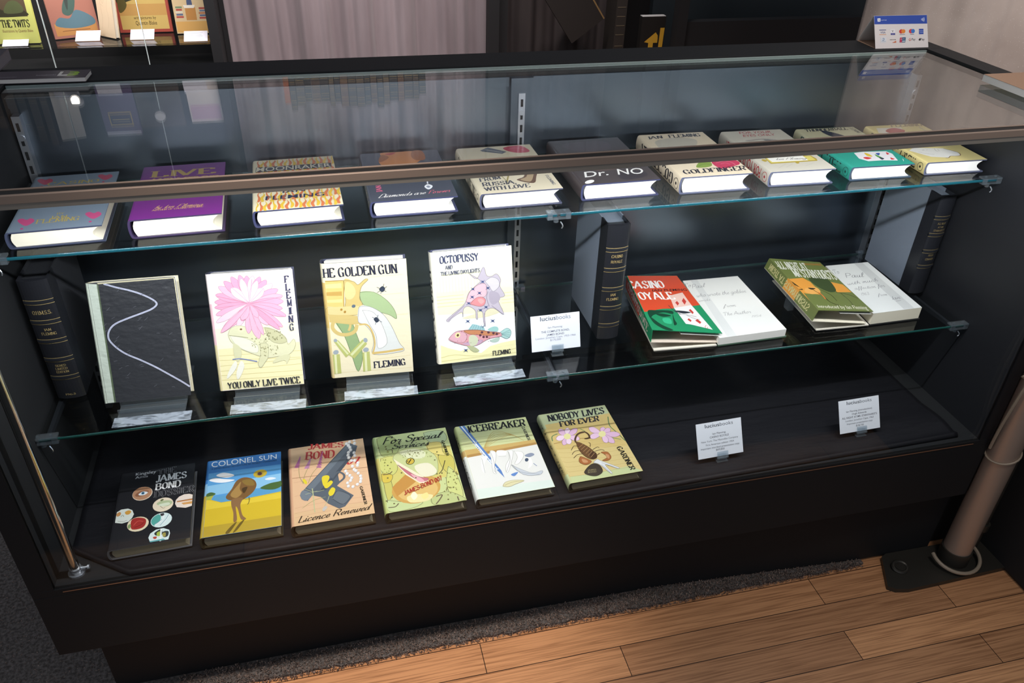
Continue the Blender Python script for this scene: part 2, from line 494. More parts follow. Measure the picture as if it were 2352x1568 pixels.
def pen(pts, thin, thick, ang=-0.3):
    """ribbon whose width follows the stroke's direction; returns quads"""
    q = []
    n = len(pts)
    L, R = [], []
    for i in range(n):
        a, b = pts[max(i - 1, 0)], pts[min(i + 1, n - 1)]
        dx, dy = b[0] - a[0], b[1] - a[1]
        l = math.hypot(dx, dy) or 1e-6
        th = math.atan2(dy, dx)
        w = thin + (thick - thin) * abs(math.sin(th + ang)) ** 1.3
        nx, ny = -dy / l * w / 2, dx / l * w / 2
        L.append((pts[i][0] + nx, pts[i][1] + ny))
        R.append((pts[i][0] - nx, pts[i][1] - ny))
    for i in range(n - 1):
        q.append([R[i], R[i + 1], L[i + 1], L[i]])
    return q


def stroke_text(s, font):
    """list of polygons in a box where the baseline is 0 and the cap height 1; also total width"""
    polys, x = [], 0.0
    script = font in 'CH'
    thin, thick, shear, gap = {'D': (0.55, 2.25, 0, 1.5), 'N': (0.5, 1.5, 0, 1.3), 'C': (0.35, 1.15, 0.42, 0.0), 'H': (0.42, 0.5, 0.3, 0.0)}[font]
    for ch in s:
        if ch == ' ':
            x += 3.4 if not script else 3.0
            continue
        g = LOW.get(ch) if script else None
        cap = g is None
        if cap: g = CAPS.get(ch.upper())
        if g is None:
            x += 2
            continue
        mx = 0
        for st in g.split(';'):
            cv = st[0] == 'c'
            p = [tuple(map(float, t.split(','))) for t in st.lstrip('c').split()]
            mx = max(mx, max(a for a, b in p))
            if not script and not cv and abs(p[0][0] - p[1][0]) < 0.1 and abs(p[0][1] - p[1][1]) > 5:
                for y in (p[0][1], p[1][1]):
                    if y in (0, 10):
                        c = p[0][0]
                        yy = 0.25 if y == 0 else 9.75
                        polys.append([(x + c - thick * .8, yy - .3), (x + c + thick * .8, yy - .3), (x + c + thick * .8, yy + .3), (x + c - thick * .8, yy + .3)])
            pp = smooth_pts(p, 4 if not script else 3) if cv else p
            for q in pen(pp, thin, thick):
                polys.append([(x + a, b) for a, b in q])
        x += mx + gap + (0.9 if script and cap else 0)
    w = max(x - gap, 1)
    return [[((a + shear * b) / w, b / 10) for a, b in q] for q in polys]


_FC = {}


def sans_text(s, bold):
    key = (s, bold)
    if key in _FC: return _FC[key]

    def mesh_of(t):
        cu = bpy.data.curves.new('lettering', 'FONT')
        cu.body = t
        cu.resolution_u = 3
        cu.offset = 0.008 if bold else 0.0
        cu.fill_mode = 'FRONT'
        o = bpy.data.objects.new('lettering', cu)
        COL.objects.link(o)
        dg = bpy.context.evaluated_depsgraph_get()
        me = bpy.data.meshes.new_from_object(o.evaluated_get(dg))
        vs = [(v.co.x, v.co.y) for v in me.vertices]
        fs = [tuple(p.vertices) for p in me.polygons]
        bpy.data.objects.remove(o)
        bpy.data.curves.remove(cu)
        bpy.data.meshes.remove(me)
        return vs, fs
    if 'H' not in _FC:
        _FC['H'] = max(b for a, b in mesh_of('H')[0])
    vs, fs = mesh_of(s)
    if not vs:
        return []
    x0, x1 = min(a for a, b in vs), max(a for a, b in vs)
    h = _FC['H']
    _FC[key] = [[((vs[i][0] - x0) / (x1 - x0), vs[i][1] / h) for i in f] for f in fs]
    return _FC[key]


# ------------------------------------------------------------------ printed art: polygons on a surface
def draw(mb, cmds, fn, aspect=1.45, lay0=2.0):
    """fn(u, v, layer) -> 3-D point of the printed surface"""
    lay = lay0

    def put(poly, col, L):
        vs = [fn(a, b, L) for a, b in poly]
        if len(poly) <= 4:
            mb.add(vs, [tuple(range(len(poly)))], col)
        else:
            tri = tessellate_polygon([[Vector((a, b, 0)) for a, b in poly]])
            mb.add(vs, [tuple(t) for t in tri], col)
    for ln in cmds.strip().split('\n'):
        if not ln: continue
        k, col, rest = ln[0], ln[1:7], ln[8:]
        if ln[1] == ' ':
            rgb, rest = ln[2:].split(' ', 1)
            col = tuple(int(t) / 255 for t in rgb.split(','))
        if k == 'T':
            nums, txt = rest.split(' ', 1)
            n = [int(t) / 1000 for t in nums.split(',')]
            (ax, ay), (bx, by), (cx, cy), (dx, dy) = [(n[i], n[i + 1]) for i in (0, 2, 4, 6)]
            font, s = txt[0], txt[1:].strip()

            def q2(u, v):
                return (ax * (1 - u) * (1 - v) + bx * u * (1 - v) + cx * u * v + dx * (1 - u) * v, ay * (1 - u) * (1 - v) + by * u * (1 - v) + cy * u * v + dy * (1 - u) * v)
            if font in 'SB':
                for i_, p in enumerate(sans_text(s, font == 'B')): put([q2(*t) for t in p], col, lay + .3 * (i_ % 3))
            elif font == 'O':
                for i_, p in enumerate(stroke_text(s, 'D')): put([q2(*t) for t in p], col, lay + .3 * (i_ % 7))
                lay += 3
                for i_, p in enumerate(stroke_text(s, 'N')): put([q2(*t) for t in p], '1e1e22', lay + .3 * (i_ % 7))
            else:
                for i_, p in enumerate(stroke_text(s, font)): put([q2(*t) for t in p], col, lay + .3 * (i_ % 7))
            lay += 3
            continue
        n = [int(t) / 1000 for t in rest.split(',')]
        if k == 'L':
            w = n[0]
            pts = [(n[i], n[i + 1] * aspect) for i in range(1, len(n), 2)]
            pts = smooth_pts(pts, 4)
            for q in pen(pts, w, w): put([(a, b / aspect) for a, b in q], col, lay)
        else:
            pts = [(n[i], n[i + 1]) for i in range(0, len(n), 2)]
            if k == 'E':
                (ox, oy), (px, py), (qx, qy) = pts
                pts = [(ox + (px - ox) * math.cos(t) + (qx - ox) * math.sin(t), oy + (py - oy) * math.cos(t) + (qy - oy) * math.sin(t)) for t in [2 * PI * i / 20 for i in range(20)]]
            elif k == 'S':
                pts = smooth_pts(pts, 4, True)
            put(pts, col, lay)
        lay += 1


EPS = 0.000008
ART={
'casino':('8593a3',None,"""
S 216,88,140 158,93,58,166,39,208,80,223,135,195,174,216,220,186,224,144
S 216,88,140 882,114,789,185,774,226,816,241,869,213,910,234,953,204,953,163
S 208,80,108 140,829,41,902,23,943,65,957,120,929,161,949,208,919,210,877
S 208,80,108 860,836,770,906,756,946,799,960,850,932,891,952,933,923,932,883
E 200,80,136 133,49,151,48,129,63
E 200,80,136 861,72,879,71,859,86
E 192,72,104 114,797,131,796,112,810
E 192,72,104 848,799,865,798,847,812
T 200,176,96 171,806,777,809,778,870,168,870 N CASINO
T 200,176,96 173,721,765,717,768,780,169,789 N ROYALE
T 200,176,96 448,242,528,242,526,272,446,272 N BY
T 200,176,96 407,168,571,174,566,220,402,220 N IAN
T 200,176,96 257,112,723,117,725,181,252,180 N FLEMING"""),
'live':('7c2a86',None,"""
T 201,168,96 106,771,861,773,855,889,107,897 D LIVE
T 201,168,96 102,632,917,639,920,724,93,742 D AND LET DIE
T 220,174,120 226,168,770,155,777,212,232,217 C by Ian Fleming
T 208,152,120 212,127,779,131,785,157,215,154 D AUTHOR OF CASINO ROYALE"""),
'moon':('efe3c2',None,"""
S 232,192,64 2,2,2,60,19,120,3,175,36,110,14,50,21,2
S 220,124,76 19,161,29,231,20,291,42,346,37,281,63,221,46,166
S 232,192,64 2,338,2,408,19,468,3,523,36,458,14,398,21,343
S 220,124,76 19,504,29,574,20,634,42,689,37,624,63,564,46,509
S 232,192,64 2,657,2,727,19,787,3,842,36,777,14,717,21,662
S 220,124,76 19,821,29,891,20,951,42,998,37,941,63,881,46,826
S 220,124,76 44,2,54,72,45,132,67,187,62,122,88,62,71,7
S 232,192,64 69,163,55,233,94,293,78,348,111,283,89,223,96,168
S 220,124,76 44,323,30,393,69,453,53,508,86,443,64,383,71,328
S 232,192,64 69,515,79,585,70,645,92,700,87,635,113,575,96,520
S 220,124,76 44,676,30,746,69,806,53,861,86,796,64,736,71,681
S 232,192,64 69,820,55,890,94,950,78,998,111,940,89,880,96,825
S 232,192,64 94,2,80,62,119,122,103,177,136,112,114,52,121,2
S 220,124,76 119,180,129,250,120,310,142,365,137,300,163,240,146,185
S 232,192,64 94,332,104,402,95,462,117,517,112,452,138,392,121,337
S 220,124,76 119,509,129,579,120,639,142,694,137,629,163,569,146,514
S 232,192,64 94,662,104,732,95,792,117,847,112,782,138,722,121,667
S 220,124,76 119,852,105,922,144,982,128,998,161,972,139,912,146,857
S 220,124,76 144,15,130,85,169,145,153,200,186,135,164,75,171,20
S 232,192,64 169,148,179,218,170,278,192,333,187,268,213,208,196,153
S 220,124,76 144,322,154,392,145,452,167,507,162,442,188,382,171,327
S 232,192,64 169,511,179,581,170,641,192,696,187,631,213,571,196,516
S 220,124,76 144,664,154,734,145,794,167,849,162,784,188,724,171,669
S 232,192,64 169,836,179,906,170,966,192,998,187,956,213,896,196,841
S 232,192,64 194,3,204,73,195,133,217,188,212,123,238,63,221,8
S 220,124,76 219,174,205,244,244,304,228,359,261,294,239,234,246,179
S 232,192,64 194,348,180,418,219,478,203,533,236,468,214,408,221,353
S 220,124,76 219,508,229,578,220,638,242,693,237,628,263,568,246,513
S 232,192,64 194,685,180,755,219,815,203,870,236,805,214,745,221,690
S 220,124,76 219,842,205,912,244,972,228,998,261,962,239,902,246,847
S 220,124,76 244,5,254,75,245,135,267,190,262,125,288,65,271,10
S 232,192,64 269,158,255,228,294,288,278,343,311,278,289,218,296,163
S 220,124,76 244,333,254,403,245,463,267,518,262,453,288,393,271,338
S 232,192,64 269,484,255,554,294,614,278,669,311,604,289,544,296,489
S 220,124,76 244,663,230,733,269,793,253,848,286,783,264,723,271,668
S 232,192,64 269,814,279,884,270,944,292,998,287,934,313,874,296,819
S 232,192,64 294,11,280,81,319,141,303,196,336,131,314,71,321,16
S 220,124,76 319,148,305,218,344,278,328,333,361,268,339,208,346,153
S 232,192,64 294,328,304,398,295,458,317,513,312,448,338,388,321,333
S 220,124,76 319,502,329,572,320,632,342,687,337,622,363,562,346,507
S 232,192,64 294,667,280,737,319,797,303,852,336,787,314,727,321,672
S 220,124,76 319,826,305,896,344,956,328,998,361,946,339,886,346,831
S 220,124,76 344,2,330,54,369,114,353,169,386,104,364,44,371,2
S 232,192,64 369,185,379,255,370,315,392,370,387,305,413,245,396,190
S 220,124,76 344,325,354,395,345,455,367,510,362,445,388,385,371,330
S 232,192,64 369,486,355,556,394,616,378,671,411,606,389,546,396,491
S 220,124,76 344,686,354,756,345,816,367,871,362,806,388,746,371,691
S 232,192,64 369,826,355,896,394,956,378,998,411,946,389,886,396,831
S 232,192,64 394,16,404,86,395,146,417,201,412,136,438,76,421,21
S 220,124,76 419,162,429,232,420,292,442,347,437,282,463,222,446,167
S 232,192,64 394,339,380,409,419,469,403,524,436,459,414,399,421,344
S 220,124,76 419,505,429,575,420,635,442,690,437,625,463,565,446,510
S 232,192,64 394,664,380,734,419,794,403,849,436,784,414,724,421,669
S 220,124,76 419,851,429,921,420,981,442,998,437,971,463,911,446,856
S 220,124,76 444,19,454,89,445,149,467,204,462,139,488,79,471,24
S 232,192,64 469,169,455,239,494,299,478,354,511,289,489,229,496,174
S 220,124,76 444,345,454,415,445,475,467,530,462,465,488,405,471,350
S 232,192,64 469,481,455,551,494,611,478,666,511,601,489,541,496,486
S 220,124,76 444,649,454,719,445,779,467,834,462,769,488,709,471,654
S 232,192,64 469,832,479,902,470,962,492,998,487,952,513,892,496,837
S 232,192,64 494,4,504,74,495,134,517,189,512,124,538,64,521,9
S 220,124,76 519,176,505,246,544,306,528,361,561,296,539,236,546,181
S 232,192,64 494,337,480,407,519,467,503,522,536,457,514,397,521,342
S 220,124,76 519,519,529,589,520,649,542,704,537,639,563,579,546,524
S 232,192,64 494,672,504,742,495,802,517,857,512,792,538,732,521,677
S 220,124,76 519,837,529,907,520,967,542,998,537,957,563,897,546,842
S 220,124,76 544,2,530,57,569,117,553,172,586,107,564,47,571,2
S 232,192,64 569,159,579,229,570,289,592,344,587,279,613,219,596,164
S 220,124,76 544,347,554,417,545,477,567,532,562,467,588,407,571,352
S 232,192,64 569,492,579,562,570,622,592,677,587,612,613,552,596,497
S 220,124,76 544,651,530,721,569,781,553,836,586,771,564,711,571,656
S 232,192,64 569,852,555,922,594,982,578,998,611,972,589,912,596,857
S 232,192,64 594,2,580,62,619,122,603,177,636,112,614,52,621,2
S 220,124,76 619,173,629,243,620,303,642,358,637,293,663,233,646,178
S 232,192,64 594,323,580,393,619,453,603,508,636,443,614,383,621,328
S 220,124,76 619,507,605,577,644,637,628,692,661,627,639,567,646,512
S 232,192,64 594,651,604,721,595,781,617,836,612,771,638,711,621,656
S 220,124,76 619,851,605,921,644,981,628,998,661,971,639,911,646,856
S 220,124,76 644,2,630,68,669,128,653,183,686,118,664,58,671,3
S 232,192,64 669,150,655,220,694,280,678,335,711,270,689,210,696,155
S 220,124,76 644,349,654,419,645,479,667,534,662,469,688,409,671,354
S 232,192,64 669,491,655,561,694,621,678,676,711,611,689,551,696,496
S 220,124,76 644,648,630,718,669,778,653,833,686,768,664,708,671,653
S 232,192,64 669,826,655,896,694,956,678,998,711,946,689,886,696,831
S 232,192,64 694,15,704,85,695,145,717,200,712,135,738,75,721,20
S 220,124,76 719,179,705,249,744,309,728,364,761,299,739,239,746,184
S 232,192,64 694,346,704,416,695,476,717,531,712,466,738,406,721,351
S 220,124,76 719,504,729,574,720,634,742,689,737,624,763,564,746,509
S 232,192,64 694,658,704,728,695,788,717,843,712,778,738,718,721,663
S 220,124,76 719,832,729,902,720,962,742,998,737,952,763,892,746,837
S 220,124,76 744,2,754,62,745,122,767,177,762,112,788,52,771,2
S 232,192,64 769,148,779,218,770,278,792,333,787,268,813,208,796,153
S 220,124,76 744,320,730,390,769,450,753,505,786,440,764,380,771,325
S 232,192,64 769,499,779,569,770,629,792,684,787,619,813,559,796,504
S 220,124,76 744,669,730,739,769,799,753,854,786,789,764,729,771,674
S 232,192,64 769,815,779,885,770,945,792,998,787,935,813,875,796,820
S 232,192,64 794,13,804,83,795,143,817,198,812,133,838,73,821,18
S 220,124,76 819,168,805,238,844,298,828,353,861,288,839,228,846,173
S 232,192,64 794,348,804,418,795,478,817,533,812,468,838,408,821,353
S 220,124,76 819,485,805,555,844,615,828,670,861,605,839,545,846,490
S 232,192,64 794,648,780,718,819,778,803,833,836,768,814,708,821,653
S 220,124,76 819,849,829,919,820,979,842,998,837,969,863,909,846,854
S 220,124,76 844,3,830,73,869,133,853,188,886,123,864,63,871,8
S 232,192,64 869,166,855,236,894,296,878,351,911,286,889,226,896,171
S 220,124,76 844,320,854,390,845,450,867,505,862,440,888,380,871,325
S 232,192,64 869,490,855,560,894,620,878,675,911,610,889,550,896,495
S 220,124,76 844,668,854,738,845,798,867,853,862,788,888,728,871,673
S 232,192,64 869,815,855,885,894,945,878,998,911,935,889,875,896,820
S 232,192,64 894,2,904,64,895,124,917,179,912,114,938,54,921,2
S 220,124,76 919,186,929,256,920,316,942,371,937,306,963,246,946,191
S 232,192,64 894,346,880,416,919,476,903,531,936,466,914,406,921,351
S 220,124,76 919,494,905,564,944,624,928,679,961,614,939,554,946,499
S 232,192,64 894,652,880,722,919,782,903,837,936,772,914,712,921,657
S 220,124,76 919,820,929,890,920,950,942,998,937,940,963,880,946,825
S 220,124,76 944,17,930,87,969,147,953,202,986,137,964,77,971,22
S 232,192,64 969,180,955,250,994,310,978,365,998,300,989,240,996,185
S 220,124,76 944,333,954,403,945,463,967,518,962,453,988,393,971,338
S 232,192,64 969,482,979,552,970,612,992,667,987,602,998,542,996,487
S 220,124,76 944,657,954,727,945,787,967,842,962,777,988,717,971,662
S 232,192,64 969,815,979,885,970,945,992,998,987,935,998,875,996,820
P 52,48,58 2,737,957,742,957,835,11,841
T 230,220,196 7,747,950,752,947,827,19,840 B MOONRAKER
T 42,48,80 314,286,580,292,589,333,322,330 B IAN
T 42,48,80 111,177,802,177,806,239,122,248 B FLEMING"""),
'diam':('4a4c58',('D', 'b0a890', 'DIAMONDS ARE FOREVER'),"""
S 217,138,72 239,993,454,998,668,998,708,927,771,825,538,645,309,603,188,778,249,887
S 168,98,44 666,998,792,989,793,799,678,785,625,866
S 168,98,44 245,947,334,889,249,806,185,802
S 192,60,64 291,965,437,988,371,939
L 232,176,144 12,637,520,672,426,704,334
L 232,176,144 12,838,496,779,414,718,333
L 228,228,236 16,709,329,702,274
S 242,242,246 650,221,699,265,750,231,728,184,681,164
S 144,148,164 671,219,700,237,721,213,693,193
T 216,104,136 138,184,129,362,77,359,66,182 D Ian F
T 240,236,232 64,66,628,81,636,143,84,131 C Diamonds are
T 224,112,128 663,81,928,88,933,152,670,139 C Forever"""),
'russia':('dccfb4',('D', '4a4a44', 'FROM RUSSIA WITH LOVE'),"""
P 88,90,100 271,923,403,986,617,856,540,814,295,895
L 200,196,184 12,340,936,553,848
S 192,72,92 608,954,760,986,877,967,929,829,754,814,627,881
L 224,128,144 10,653,909,771,934,864,858
S 107,80,64 505,224,614,279,663,365,700,455,845,414,772,260,686,140
S 176,152,120 551,230,648,275,714,383,784,374,706,223,643,174
L 160,144,92 20,536,451,436,323,358,174
L 138,132,80 10,321,383,352,310,374,217
T 74,74,84 43,240,311,269,314,342,53,309 D FROM
T 74,74,84 47,145,467,157,475,227,56,219 D RUSSIA,
T 74,74,84 49,54,609,66,625,138,51,123 D WITH LOVE
T 106,106,112 897,280,907,76,948,83,934,282 D FLEMING"""),
'drno':('4a4040',None,"""
S 92,74,68 135,548,548,588,797,476,557,268,234,290
S 84,72,76 153,908,732,927,714,717,230,738
S 60,52,56 536,177,865,202,869,86,546,39
E 244,240,234 86,51,150,58,112,86
T 246,242,238 74,144,398,159,444,270,117,254 B Dr.
T 246,242,238 521,152,859,137,914,254,568,267 B NO"""),
'gold':('ead8bc',('D', '1c1c20', 'GOLDFINGER'),"""
S 200,192,176 112,808,331,880,539,886,719,847,748,765,555,616,140,588
S 136,160,72 318,187,409,277,514,307,591,280,555,204,445,175
L 92,120,48 8,363,212,486,250,549,224
S 200,60,92 603,269,704,320,902,323,995,264,962,197,829,160,691,124,610,160
L 232,120,144 12,654,255,787,283,876,255,897,193
L 140,32,56 8,664,194,752,167,871,195
L 232,120,144 10,705,230,784,243,827,209
T 44,42,52 73,884,285,893,304,961,93,951 D IAN
T 44,42,52 398,893,896,893,917,966,420,970 D FLEMING
T 44,42,52 62,66,955,71,992,157,76,148 D GOLDFINGER"""),
'eyes':('cfc8ba',('B', 'b03038', 'FOR YOUR EYES ONLY'),"""
T 176,44,52 234,925,773,915,803,972,262,982 B FOR YOUR
T 176,44,52 234,844,779,842,799,894,262,900 B EYES ONLY
S 168,160,154 202,753,517,776,718,722,635,697,462,748,228,728
S 138,136,132 490,746,565,760,610,722,521,709
P 184,160,64 138,316,124,177,882,187,912,237,890,313,157,356
P 224,208,112 151,314,147,196,872,209,875,304
P 244,240,232 174,322,177,213,754,209,762,322
S 184,160,64 55,272,99,288,129,254,77,228
S 184,160,64 517,183,567,188,566,161,518,150
T 124,120,120 262,255,751,238,772,282,288,298 C Ian Fleming
L 168,164,160 4,154,76,346,159
L 168,164,160 4,280,83,439,145
L 168,164,160 4,600,92,761,137"""),
'thund':('2f9c8a',('D', '183c38', 'THUNDERBALL'),"""
P 201,195,162 2,998,998,998,994,633,10,635
S 44,48,64 334,900,409,933,488,885,575,809,593,754,388,762
P 232,228,232 326,326,498,342,869,324,905,257,819,95,582,120,354,117,272,187
S 216,64,64 354,201,422,217,477,186,383,161
S 224,192,64 491,318,535,276,526,216,460,236
S 56,88,168 652,287,726,290,653,237
S 208,60,60 845,301,857,262,802,244
S 88,160,72 613,267,641,227,647,165,592,196
S 48,56,72 607,194,662,163,597,135
S 216,64,64 779,173,807,133,744,124
L 244,244,244 6,937,129,894,74
T 32,36,44 82,923,833,924,862,988,117,989 D THUNDERBALL
T 92,96,88 890,983,907,816,973,818,965,984 D FLEMING"""),
'last':('dccb8c',('D', '201c18', 'THE SPY WHO LOVED ME'),"""
P 230,224,212 2,799,100,932,540,920,460,725
S 176,64,64 171,838,316,906,448,905,523,833,392,765,213,771
L 144,152,168 12,872,904,866,830,873,785
P 228,226,222 2,306,141,369,622,317,738,202,696,132,614,117,519,128,436,89,186,130
L 106,74,60 10,614,310,738,202,696,132,614,117,514,124,436,87,377,84
L 136,132,128 6,112,264,203,205,302,184
L 136,132,128 6,463,321,429,262,448,247
L 136,132,128 5,506,311,477,256
L 136,132,128 5,215,293,256,306,246,289
L 136,132,128 5,288,295,328,305
T 140,124,92 393,940,970,935,1022,1010,443,1013 D FLEMING"""),
'sine':('2b2c31',None,"""
P 201,210,196 2,2,92,2,107,987,2,997
P 92,106,80 80,2,101,2,113,987,97,987
L 212,214,236 19,175,987,312,951,458,918,576,884,680,843,737,810,743,783,675,751,542,722,379,690,245,658,173,621,136,572,143,521,213,455,315,396,461,339,621,270,795,183,917,120,998,73
L 92,96,120 4,175,987,312,951,458,918,576,884,680,843,737,810,743,783,675,751,542,722,379,690,245,658,173,621,136,572,143,521,213,455,315,396,461,339,621,270,795,183,917,120,998,73
P 232,220,184 998,71,998,72,998,997,987,996
P 207,198,164 103,998,475,998,986,998,987,989,113,987
L 98,98,106 4,451,282,472,285,489,283
L 98,98,106 4,497,665,518,674,537,682
L 98,98,106 4,571,103,593,111,612,118
L 98,98,106 4,161,769,183,781,203,795
L 98,98,106 4,323,417,345,424,363,427
L 98,98,106 4,109,600,130,608,149,614
L 98,98,106 4,875,481,895,482,912,478
L 98,98,106 4,691,314,714,326,734,339
L 98,98,106 4,695,812,715,815,732,813
L 98,98,106 4,782,86,803,87,820,82
L 98,98,106 4,696,549,716,550,733,545
L 98,98,106 4,513,683,534,689,552,693
L 98,98,106 4,219,533,242,544,261,555
L 98,98,106 4,154,345,175,350,192,351
L 98,98,106 4,499,591,521,604,542,619
L 98,98,106 4,470,778,491,783,508,786
L 98,98,106 4,311,385,333,396,353,409
L 98,98,106 4,187,502,209,514,229,525
L 98,98,106 4,197,277,219,285,238,291
L 98,98,106 4,313,916,335,928,354,940
L 98,98,106 4,203,698,225,706,243,713
L 98,98,106 4,892,384,913,386,930,382
L 98,98,106 4,93,641,115,652,135,663
L 98,98,106 4,568,870,589,876,606,880
L 98,98,106 4,934,814,954,817,971,815
L 98,98,106 4,441,295,462,301,481,306
L 98,98,106 4,842,530,864,538,882,544
L 98,98,106 4,579,665,601,676,620,688
L 98,98,106 4,491,604,512,607,529,607
L 98,98,106 4,277,297,298,301,316,301
L 98,98,106 4,260,201,281,201,298,197
L 98,98,106 4,279,216,302,228,322,241
L 98,98,106 4,680,869,701,874,718,877
L 98,98,106 4,205,458,228,469,247,481"""),  # short grey strokes are wrapper glints put into the cover colour
'yolt':('f0e4e2',None,"""
P 233,224,178 5,371,998,390,997,2,2,4
P 239,233,204 2,540,998,551,998,373,4,363
L 201,189,132 6,4,306,998,297
L 201,189,132 6,2,266,996,239
L 201,189,132 6,4,217,998,227
L 201,189,132 6,2,172,998,181
L 201,189,132 6,2,135,998,123
L 201,189,132 6,2,93,998,81
S 235,162,190 441,737,304,773,143,790,35,765,130,726,294,721
L 188,129,152 5,441,737,304,773,143,790,35,765,130,726,294,721,441,737
S 235,162,190 441,737,318,793,168,834,57,825,137,773,294,744
L 188,129,152 5,441,737,318,793,168,834,57,825,137,773,294,744,441,737
S 240,182,202 441,737,342,814,212,881,102,892,160,826,301,770
L 192,145,161 5,441,737,342,814,212,881,102,892,160,826,301,770,441,737
S 235,162,190 441,737,373,825,273,908,174,934,207,862,320,788
L 188,129,152 5,441,737,373,825,273,908,174,934,207,862,320,788,441,737
S 235,162,190 441,737,411,832,348,926,265,967,269,894,347,805
L 188,129,152 5,441,737,411,832,348,926,265,967,269,894,347,805,441,737
S 235,162,190 441,737,449,829,426,926,363,977,339,909,378,815
L 188,129,152 5,441,737,449,829,426,926,363,977,339,909,378,815,441,737
S 235,162,190 441,737,480,819,491,912,448,968,401,910,407,818
L 188,129,152 5,441,737,480,819,491,912,448,968,401,910,407,818,441,737
S 244,200,216 441,737,505,812,546,901,522,964,458,915,434,823
L 195,160,172 5,441,737,505,812,546,901,522,964,458,915,434,823,441,737
S 235,162,190 441,737,531,801,605,884,606,952,526,913,468,825
L 188,129,152 5,441,737,531,801,605,884,606,952,526,913,468,825,441,737
S 235,162,190 441,737,550,785,651,854,677,921,585,897,498,819
L 188,129,152 5,441,737,550,785,651,854,677,921,585,897,498,819,441,737
S 244,200,216 441,737,568,769,696,823,747,887,646,876,529,811
L 195,160,172 5,441,737,568,769,696,823,747,887,646,876,529,811,441,737
S 238,170,196 441,737,581,748,729,782,805,837,699,842,556,797
L 190,136,156 5,441,737,581,748,729,782,805,837,699,842,556,797,441,737
S 240,182,202 441,737,588,727,754,737,851,780,743,802,580,778
L 192,145,161 5,441,737,588,727,754,737,851,780,743,802,580,778,441,737
S 238,170,196 441,737,584,710,749,702,855,733,753,767,587,762
L 190,136,156 5,441,737,584,710,749,702,855,733,753,767,587,762,441,737
S 235,162,190 440,734,295,749,130,749,27,719,130,696,295,707
L 188,129,152 5,440,734,295,749,130,749,27,719,130,696,295,707,440,734
S 238,170,196 440,734,290,728,125,702,31,656,142,648,304,685
L 190,136,156 5,440,734,290,728,125,702,31,656,142,648,304,685,440,734
S 244,200,216 440,734,284,704,115,652,25,593,143,604,307,666
L 195,160,172 5,440,734,284,704,115,652,25,593,143,604,307,666,440,734
S 244,200,216 440,734,291,670,137,583,68,504,186,540,331,637
L 195,160,172 5,440,734,291,670,137,583,68,504,186,540,331,637,440,734
S 238,170,196 440,734,570,690,726,660,835,672,745,715,586,734
L 190,136,156 5,440,734,570,690,726,660,835,672,745,715,586,734,440,734
S 238,170,196 440,734,576,667,744,611,869,607,778,666,603,711
L 190,136,156 5,440,734,576,667,744,611,869,607,778,666,603,711,440,734
S 238,170,196 440,734,549,640,692,548,812,514,743,592,590,675
L 190,136,156 5,440,734,549,640,692,548,812,514,743,592,590,675,440,734
S 240,182,202 440,734,517,644,625,555,724,520,680,593,561,674
L 192,145,161 5,440,734,517,644,625,555,724,520,680,593,561,674,440,734
S 238,170,196 440,734,332,686,227,617,191,552,281,578,375,655
L 190,136,156 5,440,734,332,686,227,617,191,552,281,578,375,655,440,734
S 244,200,216 440,734,355,677,279,602,266,539,340,574,404,655
L 195,160,172 5,440,734,355,677,279,602,266,539,340,574,404,655,440,734
S 235,162,190 440,734,372,695,319,641,329,591,395,612,432,672
L 188,129,152 5,440,734,372,695,319,641,329,591,395,612,432,672,440,734
S 240,182,202 440,734,481,651,553,570,639,541,624,609,538,682
L 192,145,161 5,440,734,481,651,553,570,639,541,624,609,538,682,440,734
S 235,162,190 440,734,538,637,667,537,775,493,714,571,575,664
L 188,129,152 5,440,734,538,637,667,537,775,493,714,571,575,664,440,734
S 246,216,228 436,742,398,808,330,865,248,872,260,814,342,767
L 196,172,182 5,436,742,398,808,330,865,248,872,260,814,342,767,436,742
S 246,216,228 436,742,529,758,614,796,633,851,554,851,482,802
L 196,172,182 5,436,742,529,758,614,796,633,851,554,851,482,802,436,742
S 246,216,228 436,742,447,819,431,901,379,945,356,888,386,808
L 196,172,182 5,436,742,447,819,431,901,379,945,356,888,386,808,436,742
S 246,216,228 436,742,509,795,568,864,568,920,503,887,457,813
L 196,172,182 5,436,742,509,795,568,864,568,920,503,887,457,813,436,742
S 214,212,178 146,483,188,536,290,554,396,531,502,509,614,522,730,487,832,425,856,359,929,403,944,353,903,299,819,263,730,264,595,257,508,274,381,315,257,363,169,425
L 171,169,142 5,146,483,188,536,290,554,396,531,502,509,614,522,730,487,832,425,856,359,929,403,944,353,903,299,819,263,730,264,595,257,508,274,381,315,257,363,169,425,146,483
S 194,192,154 592,520,719,488,821,426,837,384,746,373,641,412
L 155,153,123 5,592,520,719,488,821,426,837,384,746,373,641,412,592,520
S 230,230,204 166,474,358,438,480,374,469,310,340,334,219,398
L 184,184,163 5,166,474,358,438,480,374,469,310,340,334,219,398,166,474
S 207,205,168 515,388,607,374,597,269,543,215,493,177,465,212,505,291
L 165,164,134 5,515,388,607,374,597,269,543,215,493,177,465,212,505,291,515,388
S 207,205,168 197,400,269,371,280,305,225,243,190,295
S 207,205,168 718,261,865,268,809,189,791,224,643,208
S 232,226,184 268,523,310,543,347,518,302,496
E 124,92,72 308,521,323,520,310,529
L 140,138,104 6,156,476,252,464,381,444
L 124,136,176 14,163,268,273,267,457,233
S 228,226,214 199,253,200,196,90,111,70,122,129,200
S 228,226,214 259,249,296,206,237,119,193,93,193,155
S 238,176,198 445,726,394,643,365,545,392,480,447,538,459,638
L 190,140,158 5,445,726,394,643,365,545,392,480,447,538,459,638,445,726
S 238,176,198 445,726,426,617,442,496,511,428,546,511,509,628
